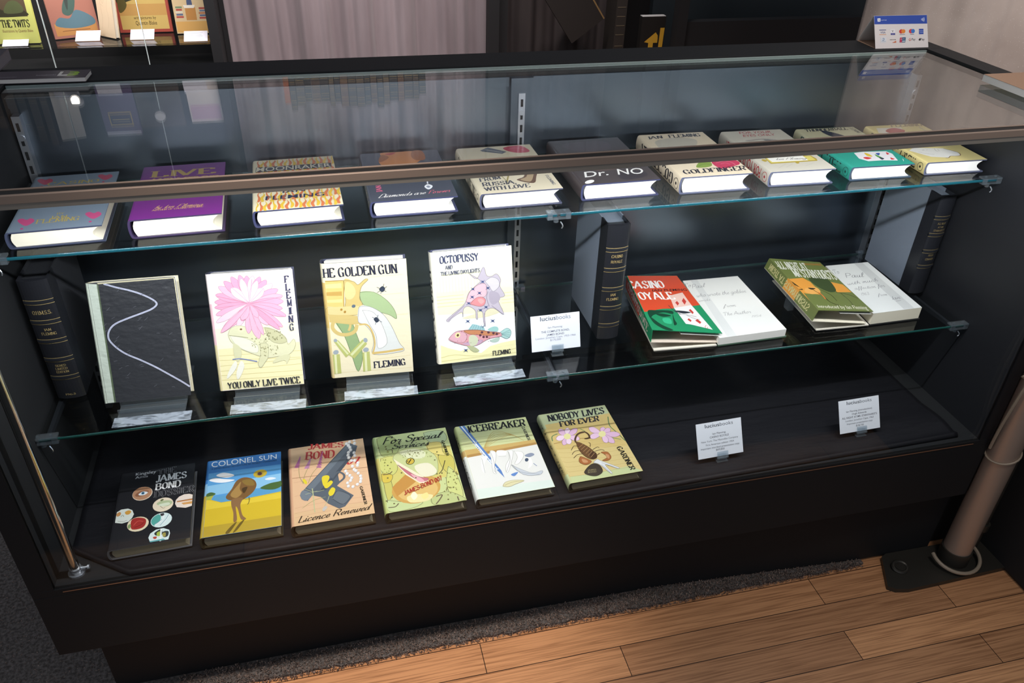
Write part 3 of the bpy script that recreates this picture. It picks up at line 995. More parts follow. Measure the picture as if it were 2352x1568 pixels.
L 190,140,158 5,445,726,426,617,442,496,511,428,546,511,509,628,445,726
S 238,176,198 445,726,467,627,512,518,571,457,566,532,510,638
L 190,140,158 5,445,726,467,627,512,518,571,457,566,532,510,638,445,726
S 238,176,198 445,726,374,695,321,648,330,599,397,614,435,668
L 190,140,158 5,445,726,374,695,321,648,330,599,397,614,435,668,445,726
S 238,176,198 445,726,451,676,479,628,529,611,537,651,497,695
L 190,140,158 5,445,726,451,676,479,628,529,611,537,651,497,695,445,726
S 238,176,198 445,726,296,663,139,578,63,504,178,541,327,634
L 190,140,158 5,445,726,296,663,139,578,63,504,178,541,327,634,445,726
L 232,162,188 5,441,735,250,726,48,717
L 232,162,188 5,441,735,279,642,104,549
L 232,162,188 5,441,735,400,678,345,622
L 232,162,188 5,441,735,426,622,397,507
L 232,162,188 5,441,735,485,598,516,460
L 232,162,188 5,441,735,548,654,644,572
L 232,162,188 5,441,735,620,626,790,516
L 232,162,188 5,441,735,654,667,857,599
L 232,162,188 5,441,735,265,776,77,816
L 232,162,188 5,441,735,352,809,250,884
L 232,162,188 5,441,735,544,795,634,854
L 232,162,188 5,441,735,480,837,507,938
L 232,162,188 5,441,735,641,754,828,774
P 140,138,100 700,481,707,476,715,479,711,486
P 140,138,100 692,420,697,416,703,418,700,423
P 140,138,100 584,416,591,411,600,414,596,421
P 140,138,100 669,435,678,429,688,432,683,441
P 140,138,100 626,446,635,439,645,443,640,452
P 140,138,100 691,412,697,408,704,410,701,416
P 140,138,100 619,419,627,414,637,417,632,425
P 140,138,100 787,451,794,446,802,448,798,455
P 140,138,100 695,415,703,410,712,413,707,421
P 140,138,100 608,463,616,457,626,460,621,469
P 140,138,100 610,455,617,450,624,453,620,459
P 140,138,100 722,411,729,406,737,409,733,416
P 140,138,100 766,474,773,469,783,472,778,480
P 140,138,100 604,454,613,447,623,451,617,460
P 140,138,100 759,442,767,437,777,440,772,448
P 140,138,100 717,419,724,414,732,417,728,424
P 140,138,100 694,410,703,404,713,408,708,416
P 140,138,100 643,471,651,465,660,469,655,477
P 140,138,100 619,448,624,445,630,447,627,452
P 140,138,100 676,421,682,417,690,419,686,426
P 140,138,100 726,431,732,428,738,430,734,435
P 140,138,100 696,417,703,412,712,415,707,422
P 140,138,100 576,417,581,414,586,416,583,420
P 140,138,100 777,422,785,415,795,419,790,428
P 140,138,100 577,423,586,417,596,421,590,430
P 140,138,100 715,426,720,423,725,424,722,429
P 140,138,100 623,473,631,467,641,471,636,480
P 140,138,100 748,475,755,470,764,473,759,480
P 140,138,100 726,485,734,478,745,482,739,491
P 140,138,100 619,490,624,487,630,489,627,494
P 140,138,100 592,432,597,428,603,430,600,435
P 140,138,100 629,420,634,417,639,419,636,423
P 140,138,100 671,432,677,428,684,430,680,436
P 140,138,100 583,470,589,465,597,468,593,474
P 160,156,116 506,327,513,322,520,325,516,332
P 160,156,116 560,399,565,396,571,398,568,403
P 160,156,116 600,404,605,400,612,402,608,408
P 160,156,116 546,341,551,338,557,340,554,345
P 160,156,116 549,316,556,311,563,314,559,320
P 160,156,116 539,353,546,349,553,351,549,358
P 160,156,116 557,280,564,275,573,277,568,285
P 160,156,116 504,283,509,279,515,281,511,287
P 160,156,116 557,341,564,336,571,339,567,346
P 160,156,116 564,408,569,405,574,407,571,412
P 160,156,116 568,309,575,304,582,307,578,313
P 160,156,116 583,394,589,391,595,393,591,398
P 160,156,116 597,349,601,346,605,348,603,352
P 160,156,116 548,284,554,279,561,282,557,288
P 160,156,116 570,356,574,352,580,354,577,359
P 160,156,116 520,350,527,345,535,348,531,355
P 160,156,116 583,400,587,397,592,399,590,403
P 160,156,116 556,334,561,330,568,332,564,337
P 160,156,116 520,380,524,378,528,379,526,383
P 160,156,116 518,350,522,347,528,349,525,354
P 160,156,116 569,342,577,337,585,340,581,347
P 160,156,116 596,350,603,345,611,348,607,355
P 164,160,122 628,332,636,327,645,330,640,338
P 164,160,122 637,323,643,318,651,321,647,327
P 164,160,122 680,289,685,286,689,288,687,292
P 164,160,122 698,321,704,317,712,319,708,326
P 164,160,122 660,283,664,280,669,282,667,286
P 164,160,122 683,294,690,289,698,291,694,299
P 164,160,122 689,360,693,357,698,359,696,364
P 164,160,122 721,339,726,336,732,338,729,343
P 164,160,122 717,332,722,328,728,330,725,336
P 164,160,122 713,345,721,339,729,343,725,350
P 164,160,122 656,331,662,326,669,329,666,335
P 164,160,122 694,289,700,285,708,287,704,294
P 164,160,122 630,362,636,358,643,360,639,367
P 164,160,122 632,307,636,304,642,306,639,310
P 164,160,122 641,319,645,316,651,318,648,322
P 164,160,122 711,355,719,350,727,353,722,360
P 160,156,116 509,360,513,357,518,359,516,363
P 160,156,116 442,388,447,385,451,386,449,391
P 160,156,116 466,432,474,427,482,430,478,437
P 160,156,116 413,393,419,389,425,391,422,397
P 160,156,116 473,437,478,434,484,436,481,441
P 160,156,116 449,413,455,408,463,411,459,417
P 160,156,116 415,375,422,370,430,373,426,380
P 160,156,116 419,436,426,430,436,433,431,441
P 160,156,116 527,419,531,416,535,418,533,422
P 160,156,116 432,385,437,382,442,384,439,388
P 160,156,116 443,377,448,373,455,376,451,381
P 160,156,116 502,380,507,376,514,379,510,384
P 160,156,116 468,434,475,429,483,432,479,439
P 160,156,116 437,402,441,399,445,401,443,404
P 160,156,116 460,384,465,380,471,382,468,388
P 160,156,116 469,436,473,433,479,435,476,439
P 160,156,116 506,401,511,397,517,399,514,404
P 160,156,116 448,362,455,357,463,360,459,367
T 60,60,88 892,891,940,891,943,947,895,946 D F
T 60,60,88 895,824,943,824,946,880,898,879 D L
T 60,60,88 895,756,944,756,946,812,898,812 D E
T 60,60,88 897,689,945,690,948,746,899,746 D M
T 60,60,88 903,620,923,622,926,678,906,676 D I
T 60,60,88 892,551,941,551,944,608,895,608 D N
T 60,60,88 893,481,942,481,945,538,896,538 D G
T 32,34,44 68,19,952,15,948,72,70,70 D YOU ONLY LIVE TWICE"""),
'ggun':('e4dabc',None,"""
L 216,202,160 6,533,863,941,867
L 216,202,160 6,652,706,954,709
L 216,202,160 6,799,524,980,523
L 216,202,160 6,522,140,977,152
L 216,202,160 6,90,45,981,38
L 216,202,160 6,27,292,54,293
S 162,182,136 397,738,573,734,729,654,816,562,830,487,743,527,556,576,426,641
L 100,112,84 5,397,738,573,734,729,654,816,562,830,487,743,527,556,576,426,641,397,738
S 144,168,120 71,516,248,516,314,394,373,190,299,42,235,199,173,363
L 89,104,74 5,71,516,248,516,314,394,373,190,299,42,235,199,173,363,71,516
P 216,190,116 2,853,224,851,193,620,2,636
P 228,208,144 2,825,194,829,191,787,2,792
P 192,156,84 2,759,190,758,188,721,2,729
P 242,220,140 2,693,184,692,183,664,2,670
L 156,116,40 8,224,851,196,620
L 156,116,40 8,2,853,217,849
S 203,180,116 224,851,342,835,392,805,478,847,517,841,430,784,398,691,425,632,361,548,2,568,2,631,207,624
L 125,111,71 5,224,851,342,835,392,805,478,847,517,841,430,784,398,691,425,632,361,548,2,568,2,631,207,624,224,851
S 218,198,140 248,831,325,808,357,740,296,686,225,709
P 214,196,140 2,631,384,624,377,547,2,564
P 203,180,116 2,569,360,538,406,467,269,466,8,500
L 203,180,116 45,56,507,35,450,96,397,203,381,302,405,336,462
L 203,180,116 30,246,506,254,457,228,414
S 212,214,212 382,615,505,613,662,541,761,427,845,272,897,218,852,190,513,186,524,292,506,383,432,456,354,490
L 131,132,131 5,382,615,505,613,662,541,761,427,845,272,897,218,852,190,513,186,524,292,506,383,432,456,354,490,382,615
S 232,232,228 420,584,553,557,651,434,691,281,574,238,559,360,488,463
L 143,143,141 5,420,584,553,557,651,434,691,281,574,238,559,360,488,463,420,584
L 205,176,108 20,364,460,459,455,520,382,537,281,499,192
L 205,176,108 30,500,197,683,201,889,213
E 92,106,120 316,625,340,626,317,639
E 168,128,56 164,603,179,603,165,613
E 168,128,56 204,581,219,581,206,592
S 44,52,68 643,754,687,780,718,755,681,728
L 60,68,84 6,618,774,729,731
L 60,68,84 6,709,798,659,715
L 60,68,84 6,616,727,740,773
S 44,52,68 547,499,583,516,615,485,578,467
L 60,68,84 6,529,519,647,468
L 60,68,84 6,606,534,562,449
P 180,184,112 32,332,88,338,222,210,163,178
P 208,212,164 59,330,80,333,202,211,183,202
P 180,184,112 194,202,390,330,440,287,265,162
P 208,212,164 222,205,402,314,417,302,241,188
P 180,184,112 2,214,91,213,89,40,2,37
P 214,216,172 22,212,50,213,41,38,16,38
P 180,184,112 373,210,463,215,461,41,362,37
P 214,216,172 396,209,425,212,416,40,387,38
E 154,164,172 46,233,80,234,49,253
E 154,164,172 420,234,455,235,422,254
E 154,164,172 55,338,76,333,62,352
E 154,164,172 424,320,450,316,427,340
T 36,38,58 -13,883,874,884,867,960,-13,957 D HE GOLDEN GUN
T 36,38,58 502,61,904,68,897,124,502,119 D FLEMING"""),
'octo':('ece8d8',('D', '303030', 'OCTOPUSSY'),"""
P 236,230,180 29,451,998,400,998,2,2,2
P 239,233,192 2,647,998,636,998,393,8,449
P 239,243,244 8,449,998,402,998,145,809,134,654,115,529,60,349,114,262,101,105,142,7,177
P 241,236,200 2,801,579,800,998,905,998,636,2,647
L 230,223,178 4,22,792,20,645
L 230,223,178 4,61,790,59,643
L 230,223,178 4,100,787,98,640
L 230,223,178 4,140,784,138,637
L 230,223,178 4,179,782,177,634
L 230,223,178 4,218,779,217,632
L 230,223,178 4,258,776,257,629
L 230,223,178 4,298,774,297,626
L 230,223,178 4,337,771,337,623
L 230,223,178 4,377,769,377,620
L 230,223,178 4,417,766,417,618
L 230,223,178 4,457,763,457,615
L 230,223,178 4,497,761,497,612
L 230,223,178 4,537,758,538,609
L 217,207,148 6,5,609,350,607
L 217,207,148 6,842,588,998,587
L 217,207,148 6,2,580,347,578
L 217,207,148 6,840,558,998,557
L 217,207,148 6,2,551,345,548
L 217,207,148 6,837,527,998,526
L 217,207,148 6,2,521,342,518
L 217,207,148 6,835,497,998,496
L 210,200,144 6,6,58,184,73,517,37,998,67
L 210,200,144 6,8,26,363,27,998,27
S 217,210,180 310,396,610,385,852,427,768,472,506,431
S 188,178,190 440,787,531,736,624,834,661,757,724,746,790,763,840,708,825,649,883,562,794,531,860,389,724,460,613,430,608,301,585,348,581,432,518,452,512,377,491,386,486,455,404,498,339,481,321,407,310,453,183,409,138,379,108,396,186,439,353,525,415,618,527,684,572,719
L 124,117,125 5,440,787,531,736,624,834,661,757,724,746,790,763,840,708,825,649,883,562,794,531,860,389,724,460,613,430,608,301,585,348,581,432,518,452,512,377,491,386,486,455,404,498,339,481,321,407,310,453,183,409,138,379,108,396,186,439,353,525,415,618,527,684,572,719,440,787
S 230,182,192 376,546,437,631,548,683,634,685,651,631,625,573,517,566,427,519
L 151,120,126 5,376,546,437,631,548,683,634,685,651,631,625,573,517,566,427,519,376,546
S 216,140,144 427,519,506,566,581,570,628,543,608,499,543,488
L 142,92,95 5,427,519,506,566,581,570,628,543,608,499,543,488,427,519
S 232,164,164 526,550,580,553,610,529,566,509
S 207,200,208 635,707,723,738,807,710,814,650,735,610,685,659
L 136,132,137 5,635,707,723,738,807,710,814,650,735,610,685,659,635,707
S 172,162,176 692,613,799,591,816,529,726,490,676,539
L 140,128,144 8,666,615,645,556,671,479
L 140,128,144 6,129,391,229,444,352,510
L 140,128,144 6,602,423,604,316
L 140,128,144 6,704,484,850,393
E 48,58,92 605,705,621,704,606,714
L 80,96,140 6,574,692,605,705,633,717
L 80,96,140 6,581,719,605,705,627,689
E 48,58,92 474,649,490,648,475,658
L 80,96,140 6,443,637,474,649,501,661
L 80,96,140 6,449,663,474,649,496,633
E 48,58,92 555,608,571,607,555,617
L 80,96,140 6,524,595,555,608,582,619
L 80,96,140 6,530,622,555,608,577,591
E 48,58,92 459,579,475,577,460,588
L 80,96,140 6,428,566,459,579,487,590
L 80,96,140 6,435,592,459,579,481,562
E 48,58,92 409,527,425,526,410,536
L 80,96,140 6,378,514,409,527,437,538
L 80,96,140 6,385,541,409,527,431,510
E 48,58,92 668,645,684,644,669,654
L 80,96,140 6,637,632,668,645,696,656
L 80,96,140 6,643,659,668,645,690,628
E 48,58,92 630,476,646,475,631,485
L 80,96,140 6,599,463,630,476,658,487
L 80,96,140 6,605,490,630,476,652,459
E 48,58,92 556,453,572,452,557,462
L 80,96,140 6,525,440,556,453,584,465
L 80,96,140 6,531,467,556,453,578,436
E 48,58,92 382,366,398,364,383,375
L 80,96,140 6,351,353,382,366,410,377
L 80,96,140 6,358,380,382,366,404,349
E 48,58,92 707,345,723,344,707,354
L 80,96,140 6,675,332,707,345,735,357
L 80,96,140 6,681,359,707,345,729,328
E 48,58,92 332,103,348,102,333,113
L 80,96,140 6,301,90,332,103,360,115
L 80,96,140 6,307,118,332,103,354,86
E 48,58,92 568,296,584,295,569,305
L 80,96,140 6,537,283,568,296,596,308
L 80,96,140 6,543,310,568,296,590,279
P 156,192,196 375,288,439,337,497,325,591,287,600,267
S 154,196,192 633,268,711,293,770,280,757,243
S 168,204,200 794,232,885,264,938,236,929,190,878,167,798,201
L 110,134,132 5,794,232,885,264,938,236,929,190,878,167,798,201,794,232
S 176,196,184 658,169,780,187,767,153,700,148
S 216,156,164 118,225,203,279,322,289,493,279,664,250,805,227,803,196,637,183,481,137,352,143,215,179,143,204
L 142,102,108 5,118,225,203,279,322,289,493,279,664,250,805,227,803,196,637,183,481,137,352,143,215,179,143,204,118,225
S 194,130,92 321,285,493,277,664,246,794,223,661,212,511,232,383,249
L 128,85,60 5,321,285,493,277,664,246,794,223,661,212,511,232,383,249,321,285
S 192,160,184 289,165,485,187,571,173,471,141
S 216,168,180 118,225,203,279,299,279,360,236,312,178,195,192
L 142,110,118 5,118,225,203,279,299,279,360,236,312,178,195,192,118,225
S 200,204,176 380,219,446,237,502,194,471,142,395,141
S 176,180,140 351,140,437,129,509,85,433,79
E 232,216,160 238,250,272,251,241,274
E 92,64,48 240,249,256,250,241,261
E 90,52,64 532,226,549,225,533,237
E 90,52,64 556,251,573,250,557,262
E 90,52,64 574,207,591,206,575,218
E 90,52,64 617,204,634,202,618,214
E 90,52,64 642,244,659,243,643,255
E 90,52,64 707,231,724,230,707,242
E 90,52,64 750,220,767,219,750,231
L 108,156,164 5,397,288,438,329
L 108,156,164 5,431,285,468,327
L 108,156,164 5,465,283,498,325
L 108,156,164 5,500,280,528,322
L 108,156,164 5,534,277,558,320
L 108,156,164 5,568,275,588,318
L 124,164,164 5,804,216,927,245
L 124,164,164 5,804,216,926,222
L 124,164,164 5,804,216,924,198
L 124,164,164 5,804,216,923,175
P 140,92,104 283,278,290,273,299,276,294,283
P 140,92,104 188,183,195,178,202,180,198,187
P 140,92,104 397,167,402,164,408,166,405,171
P 140,92,104 519,209,524,206,529,207,526,212
P 140,92,104 350,178,357,173,365,176,360,182
P 140,92,104 545,172,551,168,557,170,553,176
P 140,92,104 344,203,350,199,356,201,353,207
P 140,92,104 622,217,626,214,630,216,628,219
P 140,92,104 211,179,215,176,220,178,217,182
P 140,92,104 639,191,647,186,656,189,650,196
P 140,92,104 629,162,634,158,640,160,637,165
P 140,92,104 638,216,643,213,647,214,645,218
P 140,92,104 207,282,213,278,219,280,215,285
P 140,92,104 225,198,231,194,237,196,233,201
P 140,92,104 495,182,503,177,511,180,506,187
P 140,92,104 772,186,777,182,783,184,779,189
P 140,92,104 569,226,573,223,577,225,574,229
P 140,92,104 273,192,277,189,281,191,279,195
P 140,92,104 651,203,656,200,661,202,658,206
P 140,92,104 344,245,350,241,357,243,353,249
P 140,92,104 538,245,541,242,546,244,543,248
P 140,92,104 481,240,486,236,492,238,489,243
P 140,92,104 540,230,545,227,551,229,547,234
P 140,92,104 549,247,554,244,558,245,556,249
P 140,92,104 655,169,660,166,665,168,662,172
P 140,92,104 454,259,458,256,462,257,460,261
T 58,64,96 76,898,566,898,563,962,78,961 D OCTOPUSSY
T 80,84,106 141,844,227,844,228,877,140,876 D AND
T 80,84,106 80,794,574,794,573,828,79,825 D THE LIVING DAYLIGHTS
T 36,36,44 682,25,922,28,920,67,683,67 D FLEMING"""),
'cardM':('e9ebf2',None,"""
T 60,70,88 195,845,512,845,512,965,195,965 B lucius
T 108,116,136 522,845,815,845,815,965,522,965 S books
T 80,84,106 348,620,638,620,638,670,348,670 S Ian Fleming
T 80,84,106 205,505,785,505,785,560,205,560 B THE COMPLETE BOND,
T 80,84,106 313,415,673,415,673,470,313,470 B JAMES BOND
T 128,132,154 87,340,907,340,907,390,88,390 S London: Jonathan Cape, 1953-1966
T 128,132,154 383,260,602,260,603,315,383,315 S $175,000"""),
'card1':('e9ebf2',None,"""
T 60,64,72 196,855,513,856,513,955,196,955 B lucius
T 92,96,104 523,856,816,855,816,955,523,955 S books
T 80,82,92 349,641,639,641,639,691,349,691 B Ian Fleming
T 80,82,92 284,546,704,546,704,601,284,601 B CASINO ROYALE
T 96,100,108 88,446,908,446,908,496,88,496 S New York: The Macmillan Company
T 96,100,108 186,346,806,346,806,396,186,396 S First American edition 1954
T 96,100,108 68,251,928,251,928,301,68,301 S Important inscribed presentation copy
T 96,100,108 398,171,588,171,588,226,398,226 S $69,850"""),
'card2':('e9ebf2',None,"""
T 60,64,72 198,856,517,856,517,955,198,955 B lucius
T 92,96,104 527,856,818,856,819,955,527,956 S books
T 80,82,92 178,622,818,622,818,672,178,672 B Ian Fleming (introduction)
T 80,82,92 318,532,678,532,678,582,318,582 B Hugh Edwards
T 64,66,76 64,432,934,432,934,487,64,487 B ALL NIGHT AT MR. STANYHURST'S
T 96,100,108 149,341,848,342,848,392,149,392 S London: Jonathan Cape, 1963
T 96,100,108 178,246,818,246,818,296,178,296 S Important presentation copy
T 96,100,108 402,156,592,156,592,211,403,211 S $18,730"""),
'dossier':('222226',None,"""
T 216,216,220 174,946,456,941,455,986,173,983 S Kingsley
T 216,216,220 175,898,347,898,347,931,174,934 S Amis
T 164,164,168 490,909,727,904,726,993,477,977 O THE
T 242,242,244 476,800,885,803,883,891,473,897 D JAMES
T 242,242,244 476,692,810,687,808,780,475,777 D BOND
T 164,164,168 474,590,1004,585,1002,673,470,675 O DOSSIER
E 234,216,196 307,671,441,680,286,764
E 188,140,108 304,676,431,685,284,765
S 148,100,76 214,675,278,709,376,704,380,674,307,637,228,644
S 238,242,244 254,669,308,698,379,679,344,651,286,649
E 96,152,188 313,676,337,676,311,695
E 24,32,40 313,676,324,676,312,686
E 236,220,196 607,474,744,482,588,567
S 184,196,156 518,496,573,526,690,517,732,483,678,444,589,457
S 220,228,204 548,482,673,492,696,460,600,451
L 108,116,80 6,570,460,612,426,640,431
S 112,120,80 562,537,589,552,610,539,582,524
P 236,220,208 797,408,768,458,774,505,815,546,882,567,952,562,998,544,998,393,915,380
P 204,138,80 790,488,998,491,998,470,792,472
P 216,160,96 851,455,998,456,998,423,883,427
L 108,60,32 8,790,487,998,489
P 224,230,222 3,337,2,428,4,472,57,499,143,497,204,467,234,410,219,367,178,323,96,312
S 200,144,88 2,445,33,468,60,454,55,423,18,413
S 216,160,72 111,456,156,472,193,451,173,419,131,421
L 112,124,100 6,33,354,101,335,156,345
L 112,124,100 6,68,399,83,424,106,397
E 236,220,188 307,271,445,279,285,364
S 168,52,48 218,340,296,355,395,322,408,257,362,211,250,211,215,260
L 208,92,80 10,252,263,302,309,370,294
L 112,32,28 8,266,235,338,250,381,279
S 136,160,104 177,266,202,289,220,259,197,228
E 220,236,236 608,273,746,282,590,365
S 88,170,160 477,265,499,324,572,350,598,282,530,212
P 64,60,64 583,357,633,359,641,325,596,323
L 238,244,244 22,530,217,610,263,641,330
L 238,244,244 18,589,195,650,239,709,320
L 120,160,176 8,597,202,666,272,698,330
L 120,160,176 8,528,230,617,279
P 220,236,236 498,14,467,74,485,123,555,160,648,164,726,130,742,84,728,13,691,13
S 48,56,56 540,123,621,155,638,83,563,85
S 168,188,80 569,119,614,129,615,77,578,79
S 184,72,56 527,73,574,71,567,46,539,50
S 56,64,64 643,116,718,114,715,54,659,53
S 168,156,80 645,99,682,102,686,58,654,59
L 238,244,244 20,620,163,627,7
P 96,168,172 487,28,498,14,691,13,661,32"""),
'sun':('5a9cd4',None,"""
P 61,120,188 2,776,998,798,998,998,2,998
P 90,156,212 2,636,998,670,998,814,2,823
P 140,192,228 2,514,998,529,998,685,2,651
P 92,156,200 2,485,998,513,998,422,9,395
P 210,180,48 2,2,998,2,998,437,500,410,201,409,64,462,105,531,2,527
P 184,156,52 2,2,998,2,998,131,2,129
P 224,196,64 2,340,998,348,998,422,500,402,201,401,2,471
S 76,104,56 713,519,837,566,961,575,998,576,998,506,881,477
S 76,104,56 2,545,58,560,120,530,47,501,2,507
P 168,176,80 2,507,105,524,49,464,2,463
S 240,240,244 107,778,182,808,276,789,355,748,248,729
S 240,240,244 17,725,93,748,217,717,365,684,250,667,127,681
S 228,234,240 776,635,854,650,932,625,838,613
E 192,168,56 711,722,805,724,709,777
E 168,140,64 708,719,755,720,705,751
E 72,48,56 705,720,736,719,704,742
S 124,90,52 258,468,330,565,389,666,496,700,621,654,664,571,621,485,530,421,470,398,410,421,320,417
S 168,132,76 318,491,406,602,451,643,437,552,469,488,394,437
S 140,112,56 466,657,590,658,636,575,528,587
S 76,56,32 468,549,544,562,499,484
S 140,104,68 350,428,485,426,457,342,489,208,541,153,475,154,428,287,397,320,423,160,380,137,370,251,337,356
S 108,88,32 283,19,360,98,424,132,334,13
S 108,88,32 377,8,461,114,519,141,434,35
L 60,68,48 6,516,400,591,399
L 60,68,48 8,568,424,573,371,554,330
T 238,240,244 34,905,940,903,939,970,23,984 S COLONEL SUN
T 28,52,88 33,869,939,867,940,890,32,892 S A JAMES BOND ADVENTURE BY ROBERT MARKHAM"""),
'lic':('dcb490',None,"""
P 216,180,140 2,2,998,2,998,153,2,161
L 200,156,124 5,29,971,493,984,998,982
L 200,156,124 5,26,816,475,830,998,825
L 200,156,124 5,24,689,461,703,998,696
L 200,156,124 5,21,531,443,547,998,537
L 200,156,124 5,18,357,424,374,998,362
L 200,156,124 5,15,210,407,227,998,214
L 200,156,124 5,14,149,400,166,998,152
L 200,156,124 5,13,98,395,116,998,101
L 138,92,68 8,2,591,379,579,608,601,998,587
T 184,60,60 238,948,710,920,716,986,250,1025 D JAMES
T 184,60,60 187,815,563,787,582,891,207,917 D BOND
T 184,60,60 616,668,899,660,918,744,633,747 D 007
S 184,108,156 111,848,120,875,127,848,122,842
S 184,108,156 99,828,112,855,124,827,114,821
S 184,108,156 86,809,103,834,121,806,106,801
S 184,108,156 74,789,95,814,117,785,97,781
S 184,108,156 61,769,87,794,114,764,89,760
S 184,108,156 49,750,79,773,111,743,81,740
S 184,108,156 37,730,71,753,107,722,73,720
S 184,128,168 246,804,256,831,262,804,257,797
S 184,128,168 233,786,246,812,258,785,248,779
S 184,128,168 219,769,237,794,254,766,239,761
S 184,128,168 206,751,228,776,249,747,229,743
S 184,128,168 193,734,218,758,245,728,220,725
S 184,128,168 179,717,209,740,240,710,211,707
S 184,128,168 166,699,200,722,236,691,202,689
S 176,100,152 415,873,425,900,431,872,426,866
S 176,100,152 400,841,414,868,425,840,415,834
S 176,100,152 385,810,403,836,419,807,404,802
S 176,100,152 370,779,392,804,413,775,393,771
S 176,100,152 355,748,381,772,407,742,382,739
S 176,100,152 340,717,370,741,401,710,371,708
S 176,100,152 325,687,359,709,395,679,360,677
L 140,140,88 6,98,735,99,598,147,501
L 140,140,88 6,221,705,168,610,136,503
L 140,140,88 6,370,705,270,617,203,493
P 90,97,107 105,388,757,943,806,959,908,901,865,805,508,526,600,546,608,434,571,406,769,254,644,137,567,122,437,202,350,299,244,335,183,275,109,307,89,358
P 108,116,126 176,442,769,947,835,918,250,399
P 72,78,87 335,365,820,812,852,796,424,374
P 106,112,120 487,258,575,352,737,254,625,155
L 60,64,72 8,498,262,574,341,726,255,621,166,497,251
L 90,97,107 30,518,513,594,580,668,547,671,490,586,437
L 64,70,78 6,176,442,768,941
S 116,124,134 94,368,140,415,245,346,173,282,115,306
S 220,200,56 387,544,456,561,486,529,444,458,397,432
S 220,200,56 408,430,492,484,522,457,472,410,426,395
S 220,200,56 453,337,504,394,544,367,515,307,469,292
S 220,200,56 134,548,163,555,193,506,169,487
L 184,188,144 12,252,420,258,312,261,124
L 184,188,144 6,459,294,430,235,386,178
L 192,196,152 5,142,436,269,375,402,377
L 192,196,152 5,158,359,314,379
L 168,172,120 5,111,197,259,270,414,289
S 192,184,176 355,142,391,178,422,163,379,118
E 216,212,212 764,954,787,953,770,976
E 244,242,240 760,960,770,960,762,971
E 216,212,212 808,971,830,970,814,994
E 244,242,240 803,978,814,978,806,989
E 216,212,212 874,985,897,984,880,998
E 244,242,240 870,992,880,992,872,998
E 216,212,212 874,942,896,941,880,965
E 244,242,240 869,949,879,949,872,960
E 216,212,212 787,923,809,922,793,945
E 244,242,240 782,930,793,930,785,941
E 216,212,212 802,892,824,891,808,914
E 244,242,240 797,899,808,898,800,909
E 216,212,212 808,855,830,854,814,877
E 244,242,240 804,861,814,861,806,872
E 216,212,212 775,825,797,824,781,847
E 244,242,240 770,832,781,831,773,842
E 216,212,212 764,788,786,787,770,809
E 244,242,240 759,794,770,794,762,805
E 216,212,212 770,751,792,750,776,773
E 244,242,240 766,758,776,758,768,768
E 216,212,212 802,709,823,708,807,731
E 244,242,240 797,716,807,715,800,726
E 216,212,212 843,703,865,702,849,724
E 244,242,240 838,709,849,709,841,720
E 216,212,212 882,662,904,661,888,683
E 244,242,240 878,669,888,668,880,679
E 216,212,212 872,629,893,628,877,650
E 244,242,240 867,636,877,635,870,646
E 216,212,212 848,808,869,807,853,830
E 244,242,240 843,815,853,814,846,825
E 216,212,212 853,766,874,765,858,787
E 244,242,240 848,772,858,772,851,783
E 216,212,212 803,628,825,627,809,649
E 244,242,240 799,635,809,634,801,645
E 216,212,212 819,580,840,579,824,601
E 244,242,240 814,587,824,586,817,597
E 216,212,212 840,560,862,559,846,581
E 244,242,240 836,567,846,566,838,576
E 216,212,212 866,523,887,522,871,543
E 244,242,240 861,529,871,529,864,539
E 216,212,212 891,482,912,481,896,502
E 244,242,240 886,488,896,488,889,498
E 216,212,212 891,444,912,443,897,465
E 244,242,240 887,451,897,450,889,460
E 216,212,212 879,409,900,408,884,429
E 244,242,240 874,415,884,415,877,425
E 216,212,212 835,381,856,380,840,400
E 244,242,240 830,387,840,386,833,396
E 216,212,212 774,360,795,359,780,380
E 244,242,240 770,366,780,366,772,376
E 216,212,212 716,376,737,375,721,396
E 244,242,240 712,382,721,382,714,392
E 216,212,212 711,418,732,417,716,438
E 244,242,240 707,425,716,424,709,434
E 216,212,212 754,443,775,442,759,463
E 244,242,240 749,449,759,449,751,459
E 216,212,212 773,475,794,474,778,496
E 244,242,240 768,481,778,481,771,491
E 216,212,212 752,509,773,509,757,530
E 244,242,240 748,516,758,515,750,525
E 216,212,212 721,539,742,538,726,559
E 244,242,240 716,545,726,545,718,555
E 216,212,212 706,575,727,574,711,596
E 244,242,240 701,581,711,581,703,591
T 60,52,40 858,345,888,122,923,125,895,348 D GARDNER
T 44,36,28 43,32,940,49,947,117,35,103 C Licence Renewed"""),
